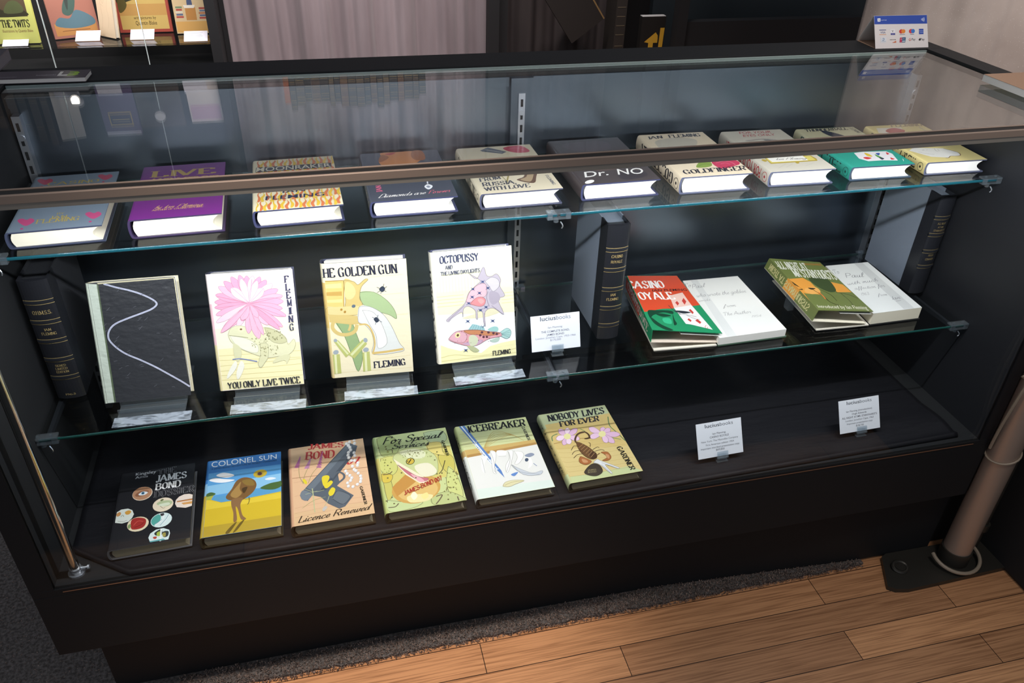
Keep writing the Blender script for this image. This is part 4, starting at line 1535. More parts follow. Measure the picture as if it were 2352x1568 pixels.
'spec':('c4cc90',None,"""
P 194,204,148 2,998,998,998,984,735,15,703
P 205,194,114 15,703,984,735,998,327,2,315
S 168,180,120 20,978,202,998,315,860,240,728,64,719,26,820
L 110,118,79 5,20,978,202,998,315,860,240,728,64,719,26,820,20,978
L 108,104,72 6,20,978,202,998,315,860,240,728,64,719,26,820,20,978
S 180,196,156 675,967,918,968,980,846,865,777,713,837
L 108,104,72 6,675,967,918,968,980,846,865,777,713,837,675,967
S 200,200,120 24,690,199,699,217,513,89,443,6,533
L 108,104,72 6,24,690,199,699,217,513,89,443,6,533,24,690
S 196,184,96 842,696,990,556,925,338,823,421,788,586
L 108,104,72 6,842,696,990,556,925,338,823,421,788,586,842,696
S 200,204,132 890,456,968,332,975,61,834,72,807,246
L 108,104,72 6,890,456,968,332,975,61,834,72,807,246,890,456
S 196,188,104 8,368,103,397,98,215,20,154
L 108,104,72 6,8,368,103,397,98,215,20,154,8,368
S 192,204,148 20,154,185,109,448,69,326,16,24,11
L 108,104,72 6,20,154,185,109,448,69,326,16,24,11,20,154
S 184,192,132 569,112,798,140,987,28,956,2,595,5
L 108,104,72 6,569,112,798,140,987,28,956,2,595,5,569,112
S 208,184,80 2,490,138,458,98,376,2,380
L 108,104,72 6,2,490,138,458,98,376,2,380,2,490
S 216,200,120 681,805,871,801,870,668,887,607,697,683
L 108,104,72 6,681,805,871,801,870,668,887,607,697,683,681,805
E 200,156,84 407,237,725,237,422,415
E 216,180,112 419,219,684,211,431,358
P 192,140,72 105,299,315,442,423,326,145,177
S 228,216,160 272,157,417,167,595,129,513,69,298,81
S 240,236,200 317,161,371,205,402,148,347,105
S 236,216,144 444,142,529,171,537,117,476,95
S 194,200,144 199,699,306,765,464,789,641,739,760,614,757,476,709,382,591,367,443,411,315,543,196,630
L 128,132,95 5,199,699,306,765,464,789,641,739,760,614,757,476,709,382,591,367,443,411,315,543,196,630,199,699
S 214,216,180 290,744,504,759,629,693,586,617,385,648
S 226,220,196 448,523,636,540,723,436,673,376,525,377
P 232,220,192 192,665,317,554,525,377,588,312,547,286,461,299,312,431,229,567
S 192,112,124 231,579,327,496,460,387,585,345,566,316,469,330,337,439
L 126,73,81 5,231,579,327,496,460,387,585,345,566,316,469,330,337,439,231,579
S 224,168,176 380,432,498,359,531,310,455,321
E 60,60,36 408,598,468,598,414,643
E 200,172,72 408,598,458,597,412,636
P 32,28,16 370,575,421,628,430,620,387,576
L 88,80,56 10,125,793,196,794,197,746
L 106,92,72 16,632,103,712,111,664,56,608,13
L 106,92,72 16,898,62,903,10
L 106,92,72 14,17,476,96,475,146,501
L 106,92,72 14,13,63,98,60,149,94
L 88,80,56 12,868,539,801,424,742,377
E 108,100,64 716,380,728,380,716,388
E 108,100,64 80,179,92,179,80,187
E 108,100,64 373,604,385,604,373,612
E 108,100,64 783,380,795,380,783,388
E 108,100,64 801,623,813,623,801,631
E 108,100,64 432,372,444,372,432,380
E 108,100,64 496,703,508,703,496,711
E 108,100,64 421,694,433,694,421,702
E 108,100,64 461,245,473,245,461,253
E 108,100,64 536,695,548,695,536,703
E 108,100,64 72,425,84,425,72,433
E 108,100,64 426,880,438,880,426,888
E 108,100,64 936,374,948,374,936,382
E 108,100,64 898,791,910,791,898,799
E 108,100,64 262,464,274,464,262,472
E 108,100,64 123,813,135,813,123,821
E 108,100,64 662,887,674,887,662,895
E 108,100,64 792,668,804,668,792,676
E 108,100,64 734,564,746,564,734,572
E 108,100,64 103,588,115,588,103,596
E 108,100,64 5,144,17,144,5,152
E 108,100,64 774,44,786,44,774,52
E 108,100,64 92,99,104,99,92,107
E 108,100,64 880,179,892,179,880,187
E 108,100,64 23,842,35,842,23,850
E 108,100,64 121,844,133,844,121,852
P 140,148,92 394,713,402,704,412,708,408,720
P 140,148,92 528,715,532,710,537,712,535,719
P 140,148,92 539,677,545,669,555,672,552,683
P 140,148,92 337,696,343,689,351,692,348,702
P 140,148,92 352,669,358,662,366,666,363,675
P 140,148,92 429,743,437,735,446,739,443,750
P 140,148,92 395,748,401,741,410,744,406,754
P 140,148,92 677,616,682,610,689,613,686,620
P 140,148,92 460,722,465,715,473,718,470,727
P 140,148,92 319,667,325,659,334,663,331,673
P 140,148,92 643,683,651,674,663,678,659,692
P 140,148,92 690,623,698,614,710,618,706,631
P 140,148,92 497,677,501,672,507,674,505,681
P 140,148,92 417,643,423,637,430,640,427,649
P 140,148,92 306,719,310,714,316,716,314,723
P 140,148,92 564,715,570,707,580,711,577,722
P 140,148,92 285,715,291,708,299,711,296,721
P 140,148,92 362,703,368,696,375,699,372,708
P 140,148,92 676,629,681,623,689,626,686,634
P 140,148,92 495,699,501,691,511,695,508,706
P 140,148,92 442,665,448,657,458,661,454,672
P 140,148,92 445,644,450,639,456,641,454,649
P 140,148,92 462,688,468,680,477,684,474,694
P 140,148,92 512,652,517,645,525,648,522,657
P 140,148,92 645,622,650,616,658,619,655,628
P 140,148,92 704,667,709,661,716,664,713,672
P 140,148,92 639,668,645,661,653,665,651,674
P 140,148,92 595,685,602,676,613,680,610,692
P 140,148,92 496,657,504,647,515,652,511,665
P 140,148,92 581,623,585,618,591,621,589,627
P 140,148,92 346,680,354,671,364,675,360,687
P 140,148,92 313,691,319,683,329,687,325,698
P 140,148,92 416,685,424,676,434,680,430,692
P 140,148,92 302,701,306,696,311,698,309,705
P 140,132,80 814,118,822,109,834,113,830,125
P 140,132,80 998,382,998,375,998,379,998,388
P 140,132,80 870,94,876,87,885,90,882,100
P 140,132,80 823,255,832,245,845,249,841,264
P 140,132,80 782,182,791,171,806,176,801,191
P 140,132,80 967,338,977,326,992,332,988,348
P 140,132,80 806,313,812,306,820,309,817,319
P 140,132,80 918,219,925,210,936,214,933,226
P 140,132,80 945,281,955,270,969,275,964,290
P 140,132,80 910,236,917,227,929,231,926,244
P 140,132,80 743,149,750,140,762,144,758,156
P 140,132,80 958,354,967,342,982,348,977,364
P 140,132,80 848,368,855,360,865,364,862,375
P 140,132,80 900,166,905,161,913,163,911,171
P 140,132,80 836,180,844,171,856,175,852,188
P 140,132,80 821,185,829,175,842,180,838,193
P 140,132,80 777,99,783,91,794,94,790,105
P 140,132,80 873,361,878,356,885,358,883,366
P 140,132,80 806,193,813,186,822,189,819,200
P 140,132,80 773,162,782,151,796,156,792,171
P 140,132,80 901,272,909,262,923,267,919,281
P 140,132,80 776,239,782,232,791,236,788,245
P 140,132,80 963,367,968,360,977,363,975,372
P 140,132,80 869,316,875,308,885,312,882,322
P 140,132,80 932,321,937,315,946,318,944,327
P 140,132,80 902,148,909,140,919,144,916,155
P 140,140,80 97,510,103,503,111,506,108,516
P 140,140,80 53,589,60,581,68,585,65,595
P 140,140,80 108,467,115,460,124,463,120,474
P 140,140,80 130,769,140,757,153,763,148,778
P 140,140,80 20,509,25,504,31,506,28,513
P 140,140,80 58,627,63,621,69,624,66,631
P 140,140,80 112,719,118,712,125,715,122,724
P 140,140,80 123,769,130,761,139,765,135,776
P 140,140,80 46,540,51,534,58,537,55,545
P 140,140,80 63,497,70,490,79,493,75,504
P 140,140,80 60,631,69,622,81,626,76,640
P 140,140,80 76,665,85,655,96,660,92,674
P 140,140,80 82,484,89,476,98,480,94,490
P 140,140,80 142,623,151,612,164,618,159,633
P 140,140,80 37,486,43,480,51,483,48,492
P 140,140,80 50,670,57,662,65,666,62,676
P 140,140,80 113,541,122,530,134,535,129,549
P 140,140,80 126,776,134,767,145,771,140,784
T 28,28,28 78,878,888,862,888,947,79,979 C For Special
T 28,28,28 185,798,698,776,706,853,187,868 C Services
T 44,44,28 892,810,905,594,941,598,927,812 D GARDNER
T 168,60,48 244,177,763,291,758,347,242,227 D JAMES BOND 007"""),
'ice':('ccd09c',('D', '404440', 'ICEBREAKER'),"""
P 226,224,220 2,2,998,2,998,589,4,551
P 216,226,218 2,2,998,2,996,97,2,124
P 200,168,104 4,551,998,589,995,655,3,650
P 176,136,80 13,544,998,582,998,614,15,580
L 168,172,112 5,25,956,513,955,998,930
L 168,172,112 5,3,880,486,879,998,852
L 168,172,112 5,2,805,460,803,998,776
L 168,172,112 5,2,745,438,742,994,714
L 168,172,112 5,2,696,421,693,973,665
L 184,156,88 6,274,629,482,721,702,763,842,661
L 184,156,88 6,276,636,481,747,703,765,842,661
L 184,156,88 6,279,643,480,774,704,768,842,661
L 184,156,88 6,281,650,479,800,705,770,842,661
L 184,156,88 6,284,658,478,827,706,773,842,661
L 184,156,88 6,286,665,478,853,707,775,842,661
P 92,128,188 26,998,108,998,396,311,407,211,341,326
P 232,238,244 52,998,71,998,356,335,343,332
T 232,236,244 148,739,219,539,264,562,200,753 B James
T 232,236,244 265,458,322,324,370,333,308,475 B Bond
S 240,238,232 332,582,403,570,386,486,307,332,325,282,284,301,312,450
L 148,147,143 4,332,582,403,570,386,486,307,332,325,282,284,301,312,450,332,582
S 240,238,232 430,577,548,557,510,489,429,503
S 240,238,232 572,553,643,541,586,428,500,299,454,272,475,362,560,456
L 148,147,143 4,572,553,643,541,586,428,500,299,454,272,475,362,560,456,572,553
S 240,238,232 654,539,756,510,756,448,661,366,599,365,670,450
L 148,147,143 4,654,539,756,510,756,448,661,366,599,365,670,450,654,539
S 240,238,232 791,442,840,409,830,325,750,280,789,345
S 240,238,232 200,518,285,516,208,432,184,307,148,360
S 140,148,168 773,457,869,478,907,447,822,424
E 72,84,104 778,395,803,393,788,418
S 196,200,208 560,360,635,299,784,215,924,226,866,177,661,213
L 121,124,128 4,560,360,635,299,784,215,924,226,866,177,661,213,560,360
L 144,148,152 6,549,362,629,253,868,183
L 120,136,168 10,847,335,879,293
S 100,136,196 502,240,606,257,539,211
L 144,148,152 5,338,581,343,469,318,295
L 144,148,152 5,579,540,563,432,458,283
L 144,148,152 5,427,498,522,487
L 144,148,152 5,196,506,189,411,178,308
S 216,208,168 345,108,398,155,520,162,642,136,524,111,421,90
L 133,128,104 4,345,108,398,155,520,162,642,136,524,111,421,90,345,108
L 168,156,104 6,371,115,487,140,630,135
T 28,28,32 136,887,945,868,961,967,138,985 D ICEBREAKER
T 60,60,60 884,860,898,654,937,658,926,860 D GARDNER"""),
'nob':('cfc68c',('D', '404438', 'NOBODY LIVES FOR EVER'),"""
P 188,196,156 2,998,998,998,993,864,2,838
P 210,184,120 2,838,993,864,998,344,2,449
P 214,192,132 2,460,998,358,998,2,2,2
P 196,204,152 8,87,267,76,859,92,998,2,2,2
L 184,156,92 4,2,549,310,517,965,511
L 184,156,92 4,2,484,276,452,967,446
L 184,156,92 4,2,419,242,388,970,383
L 184,156,92 4,2,356,209,324,972,320
L 184,156,92 4,2,293,176,262,975,258
L 184,156,92 4,7,231,143,200,977,197
L 184,156,92 4,13,169,111,140,979,136
L 184,156,92 4,19,108,79,80,982,76
L 140,100,56 8,2,551,336,565,593,547
L 92,124,84 14,2,589,27,657,118,681
L 92,124,84 14,950,815,902,684,939,582,998,432
L 108,140,88 12,462,703,517,654
L 108,140,88 12,839,505,948,460
S 220,180,208 233,622,238,683,216,736,161,740,142,686,178,643
L 136,111,128 5,233,622,238,683,216,736,161,740,142,686,178,643,233,622
S 236,208,226 233,622,284,659,317,707,296,745,243,720,226,669
L 146,128,140 5,233,622,284,659,317,707,296,745,243,720,226,669,233,622
S 220,180,208 233,622,306,626,385,655,425,709,368,720,293,678
L 136,111,128 5,233,622,306,626,385,655,425,709,368,720,293,678,233,622
S 236,208,226 233,622,181,648,115,651,63,611,96,577,166,589
L 146,128,140 5,233,622,181,648,115,651,63,611,96,577,166,589,233,622
S 220,180,208 233,622,173,598,124,557,123,510,177,519,216,567
L 136,111,128 5,233,622,173,598,124,557,123,510,177,519,216,567,233,622
S 236,208,226 233,622,194,577,178,531,214,508,259,541,258,586
L 146,128,140 5,233,622,194,577,178,531,214,508,259,541,258,586,233,622
S 228,192,216 233,622,265,572,320,539,384,557,373,607,307,626
L 141,119,133 5,233,622,265,572,320,539,384,557,373,607,307,626,233,622
E 228,220,160 233,622,282,614,254,663
S 228,192,216 731,577,711,643,662,696,593,695,593,634,655,594
L 141,119,133 5,731,577,711,643,662,696,593,695,593,634,655,594,731,577
S 220,180,208 731,577,782,602,817,638,800,674,748,660,727,619
L 136,111,128 5,731,577,782,602,817,638,800,674,748,660,727,619,731,577
S 220,180,208 731,577,787,569,849,584,885,632,844,652,782,623
L 136,111,128 5,731,577,787,569,849,584,885,632,844,652,782,623,731,577
S 220,180,208 731,577,799,531,892,505,976,529,937,577,834,589
L 136,111,128 5,731,577,799,531,892,505,976,529,937,577,834,589,731,577
S 220,180,208 731,577,736,504,770,439,834,427,847,490,798,545
L 136,111,128 5,731,577,736,504,770,439,834,427,847,490,798,545,731,577
S 228,192,216 731,577,699,520,692,464,736,444,777,490,767,541
L 141,119,133 5,731,577,699,520,692,464,736,444,777,490,767,541,731,577
S 228,192,216 731,577,668,600,590,599,531,558,572,526,653,541
L 141,119,133 5,731,577,668,600,590,599,531,558,572,526,653,541,731,577
E 228,220,160 731,577,781,569,755,619
L 76,56,40 26,310,517,323,567,398,633,499,646,539,596,525,546
L 124,96,72 10,317,529,342,577,407,625,494,637
S 76,56,40 448,552,519,560,545,545,480,538
S 108,76,48 310,517,359,509,447,429,493,344,485,283,406,259,342,307,302,403
L 66,47,29 5,310,517,359,509,447,429,493,344,485,283,406,259,342,307,302,403,310,517
S 76,52,36 421,357,505,342,490,269,406,259
L 184,148,104 6,309,440,396,479
L 184,148,104 6,329,408,414,450
L 184,148,104 6,348,377,433,421
L 184,148,104 6,368,346,451,392
L 184,148,104 6,387,315,469,364
L 184,148,104 6,407,284,488,335
L 76,56,40 8,327,450,261,474,195,421
L 76,56,40 8,326,399,236,401,176,361
L 76,56,40 8,337,346,247,349,176,311
L 76,56,40 8,472,425,498,472,480,488
L 76,56,40 8,488,383,568,408,586,392
L 76,56,40 8,499,356,597,364,638,344
S 168,104,60 283,318,359,267,387,225,295,198,228,240,241,288
L 104,64,37 5,283,318,359,267,387,225,295,198,228,240,241,288,283,318
S 168,104,60 577,330,665,321,682,248,626,208,539,217,621,246,617,285
L 104,64,37 5,577,330,665,321,682,248,626,208,539,217,621,246,617,285,577,330
S 200,148,104 276,282,329,260,337,227,275,232
S 200,148,104 624,296,665,276,645,229,621,246
L 108,76,48 12,491,294,558,320
S 220,220,220 405,209,477,246,524,213,704,95,673,88,546,160,582,44,555,43,475,172
L 136,136,136 5,405,209,477,246,524,213,704,95,673,88,546,160,582,44,555,43,475,172,405,209
L 140,140,148 5,511,191,677,94
L 140,140,148 5,498,168,562,54
S 64,56,47 221,108,304,166,399,198,469,161,466,77,359,36,249,67
L 39,34,29 5,221,108,304,166,399,198,469,161,466,77,359,36,249,67,221,108
T 152,140,100 276,116,393,108,397,125,281,134 B JAMES
T 152,140,100 267,88,382,82,386,100,273,106 B BOND
T 36,36,44 80,879,922,873,945,964,92,971 D NOBODY LIVES
T 36,36,44 206,773,789,772,811,849,218,850 D FOR EVER
T 44,40,32 824,361,841,37,915,41,899,364 D GARDNER"""),
'cru':('238a5c',('D', 'e4ccc0', 'CASINO ROYALE'),"""
P 207,74,44 -900,440,0,440,0,1000,-900,1000
P 207,74,44 2,307,998,464,998,998,2,998,2,602
P 228,192,180 582,621,857,684,850,459,522,398
P 230,226,224 522,398,850,459,895,51,612,122,547,128
S 35,138,92 142,325,491,377,389,211,411,105,594,96,588,62,466,6,274,2,67,89
S 20,64,44 70,332,211,347,453,346,436,287,303,311,123,256,54,197
S 20,64,44 56,234,91,198,177,94,302,15,196,9,77,107
S 20,64,44 172,277,272,291,399,258,258,233
S 56,176,128 241,205,352,209,332,119,234,132
S 20,64,44 436,287,414,194,413,122,357,102
S 44,48,56 491,347,623,352,751,328,609,304
L 64,64,72 8,529,291,652,286,789,255
L 64,64,72 12,458,446,491,347,566,292
L 64,64,72 8,646,277,734,225,810,210
P 192,64,56 600,492,649,525,661,484,609,441
P 192,64,56 736,528,801,583,807,520,739,460
P 192,64,56 741,366,783,387,797,330,759,300
P 192,64,56 613,202,650,225,669,186,640,164
P 192,64,56 726,189,778,218,804,166,767,138
L 192,64,56 6,844,116,807,89,823,64,850,91
T 240,236,232 -85,739,593,768,603,900,-52,884 D CASINO
T 240,236,232 -78,527,640,557,641,685,-90,667 D ROYALE
T 36,28,28 325,691,972,716,980,758,344,734 B IAN FLEMING"""),
'crp':('e0dfdb',None,"""
P 210,210,208 116,2,253,2,258,997,138,998
T 104,104,108 -52,863,79,876,79,947,-54,934 H To
T 104,104,108 71,844,300,850,314,922,80,914 H Paul
T 112,112,116 57,681,900,679,910,746,54,747 H who wrote the golden
T 112,112,116 34,600,231,603,230,646,31,642 H words
T 104,104,108 355,463,560,458,555,509,360,511 H from
T 104,104,108 262,325,702,321,713,375,269,381 H The Author
T 116,116,120 649,248,810,242,816,276,658,281 H 1954"""),
'anu':('6a7440',('D', 'c8c088', 'NIGHT AT STANYHURSTS'),"""
P 216,148,64 -900,360,0,360,0,600,-900,600
P 216,148,64 2,580,298,619,369,541,368,390,343,293,234,300,55,304,2,333,2,438
P 216,148,64 786,565,971,523,984,369,696,356,701,457
P 216,148,64 2,508,2,580,30,327,2,156
S 60,74,44 421,622,764,643,724,407,568,351,443,419,394,517
S 224,164,88 147,404,368,440,368,342,184,296,78,329
S 44,40,24 9,532,49,448,76,376,2,384,2,468
S 44,40,24 208,419,343,414,245,385
L 44,40,24 14,269,386,343,269,367,154,486,89
L 44,40,24 10,418,393,516,300,513,182
L 44,40,24 10,670,355,874,315,973,245
L 44,40,24 8,746,334,762,190,732,96
L 216,120,60 20,331,340,343,269,331,210
L 44,40,24 8,292,719,421,674,549,577
T 220,220,208 -23,782,583,794,626,945,28,940 D ALL NIGHT AT
T 220,220,208 183,638,975,624,1058,818,221,790 D MR STANYHURSTS
T 200,120,56 614,910,962,920,977,962,621,945 S HUGH EDWARDS
T 224,220,200 41,42,940,33,965,107,59,95 S Introduced by Ian Fleming"""),
'anp':('dcdddb',None,"""
P 201,202,201 636,2,846,2,867,998,666,998
T 80,80,88 10,811,138,813,151,906,22,899 H To
T 80,80,88 172,714,561,695,585,790,182,808 H Paul
T 96,96,106 59,564,756,582,768,654,45,622 H with much
T 96,96,106 110,462,759,455,775,521,100,517 H affection for
T 96,96,106 116,339,291,339,305,394,126,393 H 1963
T 96,96,106 423,295,617,289,632,337,434,344 H from
T 80,80,88 603,197,792,200,823,268,622,259 H Ian
L 80,80,88 6,656,168,762,168"""),
'sign':('d9d4d4',None,"""
P 43,74,164 2,744,998,732,998,998,2,998
P 238,240,244 63,922,118,925,116,827,63,824
T 28,44,92 78,845,103,847,104,904,79,902 B S
T 184,196,228 130,851,232,855,234,893,131,889 S sumup
L 200,208,232 8,886,888,895,863,888,838
L 200,208,232 8,904,901,911,862,904,824
L 200,208,232 8,922,914,928,861,919,809
L 200,208,232 8,939,927,945,861,935,795
P 48,64,124 87,577,213,574,214,554,86,555
T 48,64,124 105,465,201,463,201,518,105,519 B VISA
P 208,136,72 84,436,212,433,211,419,84,421
P 226,224,228 295,584,382,585,379,409,292,410
T 48,48,44 316,493,353,495,355,557,318,556 B V
P 44,44,128 297,462,380,461,379,409,296,410
T 160,164,212 311,425,361,426,363,445,313,445 B PAY
E 200,60,52 497,510,537,511,500,575
E 220,132,52 537,511,576,512,540,574
L 96,80,96 6,465,416,565,417
E 200,60,68 682,510,723,511,685,578
E 52,116,192 718,511,755,512,720,577
L 96,80,96 6,661,413,736,415
P 56,80,164 834,577,920,576,917,409,831,410
L 140,156,208 8,835,513,917,516
L 140,156,208 8,850,464,914,467
P 212,216,224 105,337,211,337,207,180,103,179
E 124,144,172 152,280,176,282,155,324
E 212,216,224 147,281,163,283,149,305
L 160,168,180 8,115,217,198,218
T 80,56,60 277,250,391,250,391,275,277,275 B DISCOVER
P 204,104,56 315,170,394,171,393,226
P 184,56,88 466,320,513,324,499,172,454,171
P 36,84,124 508,324,578,326,564,174,498,172
T 220,220,224 475,260,559,264,559,289,475,285 B UnionPay
P 200,212,220 506,221,561,223,557,194,504,193
T 192,88,72 631,218,669,218,672,292,634,291 B G
T 96,100,104 684,223,758,225,761,296,688,294 S Pay
S 32,32,36 824,260,837,274,852,270,850,224,834,214,821,233
L 32,32,36 6,840,276,846,292
T 48,48,52 851,218,932,220,935,288,854,286 S Pay"""),
}

# ------------------------------------------------------------------ the setting
ZB, ZR, ZS1, ZS2, CL = 0.378, 1.067, 0.5854, 0.8903, 1.80
tag(MB().box((-3.5, -2.5, -0.05), (5.5, 3.6, 0.0)).build('floor', M['wood']), kind='structure')
tag(MB().box((-3.5, 3.5, 0.0), (5.5, 3.6, 2.9)).build('wall_back', M['drape']), kind='structure')

tag(MB().box((-3.5, -2.5, 0.0005), (5.5, -0.46, 0.006)).build('floor_aisle', M['drape']), kind='structure')  # dark slab added out of view to dim the floor's reflection in the glass
# carpet lies over the boards under and left of the case
cb = MB()
rnd = random.Random(5)
front = []
x = -2.4
while x < 1.63:
    front.append((x, 0.019 + rnd.uniform(-0.003, 0.003) + 0.018 * max(0, (0.45 - x)) * (1 if x > 0.15 else 0.3)))
    x += 0.013
front.append((1.652, 0.02))
pts = front + [(1.652, 3.4), (-2.4, 3.4)]
cb.prism(pts, lambda p, t: (p[0], p[1], t), 0.0, 0.007)
carpet = cb.build('carpet', M['carpet'])
tag(carpet, 'dark grey carpet with a ragged cut edge lying under the display case', 'carpet')
pb = MB()
for i in range(15000):
    if i < 9000:
        x = rnd.uniform(0.12, 1.648); y = 0.014 + 0.049 * rnd.random() ** 1.15
    else:
        x = rnd.uniform(-0.42, 0.10); y = rnd.uniform(0.05, 0.75)
    if y < 0.02 and rnd.random() < .4: y = 0.012 + 0.006 * rnd.random()
    a = rnd.uniform(0, 2 * PI); w = 0.0016; h = rnd.uniform(0.003, 0.006) if i < 9000 else rnd.uniform(.001, .003)
    lx, ly = rnd.uniform(-.004, .004), rnd.uniform(-.006, .003)
    z = 0.006 if y > 0.018 else 0.002
    pb.add([(x - w * math.cos(a), y - w * math.sin(a), z), (x + w * math.cos(a), y + w * math.sin(a), z), (x + lx + w * .6, y + ly, z + h), (x + lx - w * .6, y + ly, z + h)], [(0, 1, 2, 3)])
pile = pb.build('carpet_pile', M['pile'], carpet, fix=False)
pile['kind'] = 'stuff'

# ------------------------------------------------------------------ the display case
case = thing('display_case', 'long black display case with glass top and front, filled with books', 'display case', (0.9, 0.25, 0))
case_off = Vector((-0.9, -0.25, 0))


def cpart(mb, name, mats, under=None, **k):
    o = mb.build(name, mats, under or case, **k)
    if not under: o.location = case_off
    return o


XL, XR = -0.0357, 1.8357
cpart(MB().prism([(0.003, 0.064), (0.55, 0.069), (1.12, 0.063), (1.64, 0.032), (XR, 0.030), (XR, 0.50), (0.003, 0.50)], lambda p, t: (p[0], p[1], t), 0.0075, 0.214), 'toe_kick', M['black'])
cpart(MB().box((XL, 0.0, 0.213), (XR, 0.55, 0.362)), 'base_box', M['black'], bevel=0.001)
deck = cpart(MB().box((XL, 0.0, 0.362), (XR, 0.53, ZB)), 'deck', M['black'], bevel=0.001)
ew = MB().box((0.012, -0.0010, 0.3704), (1.792, 0.0005, 0.3714))
cpart(ew, 'worn_front_edge', M['edge_wood'], deck)
cpart(MB().box((XL, 0.0, ZB), (0.0, 0.53, 1.048)), 'left_end_panel', M['black'])
cpart(MB().box((1.806, 0.0, ZB), (XR, 0.53, 1.048)), 'right_end_panel', M['black_in'])
bpanel = cpart(MB().box((0.0, 0.503, ZB), (1.806, 0.53, 1.045)), 'back_panel', M['panel'])
cpart(MB().box((0.0, 0.497, 1.022), (0.877, 0.503, 1.040)).box((0.925, 0.497, 1.022), (CL, 0.503, 1.040)), 'back_ledge', M['panel'], bpanel)
cup = cpart(MB().box((0.879, 0.488, ZB), (0.923, 0.503, 1.040)), 'centre_upright', M['panel'])
cpart(MB().box((XL, 0.4825, 1.045), (XR, 0.572, 1.068)), 'back_top_board', M['black'], bevel=0.0015)
cpart(MB().box((XL, 0.022, 1.048), (0.012, 0.4825, 1.068)), 'left_top_trim', M['black'])
cpart(MB().box((1.788, 0.022, 1.048), (XR, 0.4825, 1.068)), 'right_top_trim', M['black'])
# bronze rail along the front top edge
rp = [(-0.0012, 1.0555), (-0.0012, 1.0655), (0.0, 1.0662), (0.0030, 1.0662), (0.0030, 1.0632), (0.0158, 1.0632), (0.0158, 1.0668), (0.0200, 1.0668), (0.0200, 1.0655), (0.022, 1.0655), (0.022, 1.0555)]
rail = cpart(MB().prism(rp, lambda p, t: (t, p[0], p[1]), XL, XR), 'front_rail', M['rail'])
cpart(MB().box((XL, 0.0, 1.0475), (XR, 0.022, 1.0553)), 'lower_lip', M['rail_low'], rail)
cpart(MB().box((XL, 0.0031, 1.0633), (XR, 0.0157, 1.0659)), 'rail_gasket', M['gasket'], rail)
tgl = cpart(MB().box((0.012, 0.022, 1.0595), (1.788, 0.4795, 1.0645)), 'top_glass', M['glass'])
cpart(MB().box((0.0, 0.0025, ZB), (1.806, 0.0075, 1.0475)), 'front_glass', M['front_glass'])
cpart(MB().box((0.012, 0.4798, 1.0590), (1.788, 0.4824, 1.0647)), 'ground_edge', M['edge_pale'], tgl)
# LED strip under the rail
lch = cpart(MB().box((0.03, 0.010, 1.0435), (1.77, 0.0215, 1.0474)), 'light_channel', M['zinc'])
led = MB()
x = 0.05
while x < 1.76:
    led.box((x, 0.0145, 1.0422), (x + 0.004, 0.0185, 1.0434)); x += 0.0125
lo = cpart(led, 'led_row', M['led'], lch)
lo['kind'] = 'stuff'
# slotted uprights
for ux in (0.010, 0.900, 1.793):
    ub = MB()
    z0, z1 = ZB + 0.004, 1.012
    ub.box((ux - 0.0065, 0.4835, z0), (ux + 0.0065, 0.488 if abs(ux - .9) < .1 else 0.503, z1))
    z = z0 + 0.02
    while z < z1 - 0.02:
        ub.box((ux - 0.0024, 0.4828, z), (ux + 0.0024, 0.4836, z + 0.0145), mi=1); z += 0.0254
    ub.tube([(ux, 0.4836, 0.975), (ux, 0.4815, 0.975)], 0.0055, 12)
    cpart(ub, 'slotted_upright', [M['zinc'], M['dark']], cup if abs(ux - .9) < .1 else None)

# chrome tube in the left front corner
ct = thing('chrome_tube', 'thin chrome tube standing in the left front corner of the case', 'tube', (0.030, 0.030, ZB))
MB().tube([(0, 0, 0.0), (0.0015, 0, 0.655)], 0.0075, 16).build('tube', M['chrome'], ct, smooth=True)
MB().tube([(0, 0, 0.0), (0, 0, 0.004)], 0.0135, 16).tube([(0, 0, 0.008), (0, 0, 0.014)], 0.0095, 16).build('foot_flange', M['zinc'], ct)
MB().tube([(0.009, 0, 0.011), (0.021, 0, 0.011)], 0.0018, 8).tube([(0.019, 0, 0.011), (0.022, 0, 0.011)], 0.004, 8).build('clamp_screw', M['zinc'], ct)

# ------------------------------------------------------------------ glass shelves and their brackets
for (x0, x1, y0, y1, z, lab) in (
        (0.004, 0.893, 0.1955, 0.480, ZS2, 'upper left glass shelf under the five books with casino hearts to revolver'),
        (0.899, 1.796, 0.1955, 0.480, ZS2, 'upper right glass shelf carrying five books from the brown one to the cream one'),
        (0.004, 0.893, 0.1384, 0.476, ZS1, 'middle left glass shelf with four books standing on clear rests'),
        (0.899, 1.796, 0.1384, 0.476, ZS1, 'middle right glass shelf with the two open books')):
    sh = thing('glass_shelf', lab, 'shelf', (x0, y0, z - 0.006), 'glass shelves in the case')
    w, dp = x1 - x0, y1 - y0
    MB().box((0, 0.00105, 0), (w, dp - 0.0008, 0.006)).build('pane', M['shelf_glass'], sh)
    hp = [(.0010 - .0012 * math.sin(PI * i / 8), .003 - .0028 * math.cos(PI * i / 8)) for i in range(9)]
    MB().prism(hp, lambda p, t: (t, p[0], p[1]), 0, w).build('front_edge', M['edge' if z == ZS2 else 'edge_dark'], sh, smooth=True)
    MB().box((0, dp - 0.0008, 0.0003), (w, dp, 0.0057)).build('rear_edge', M['edge_rear'], sh)


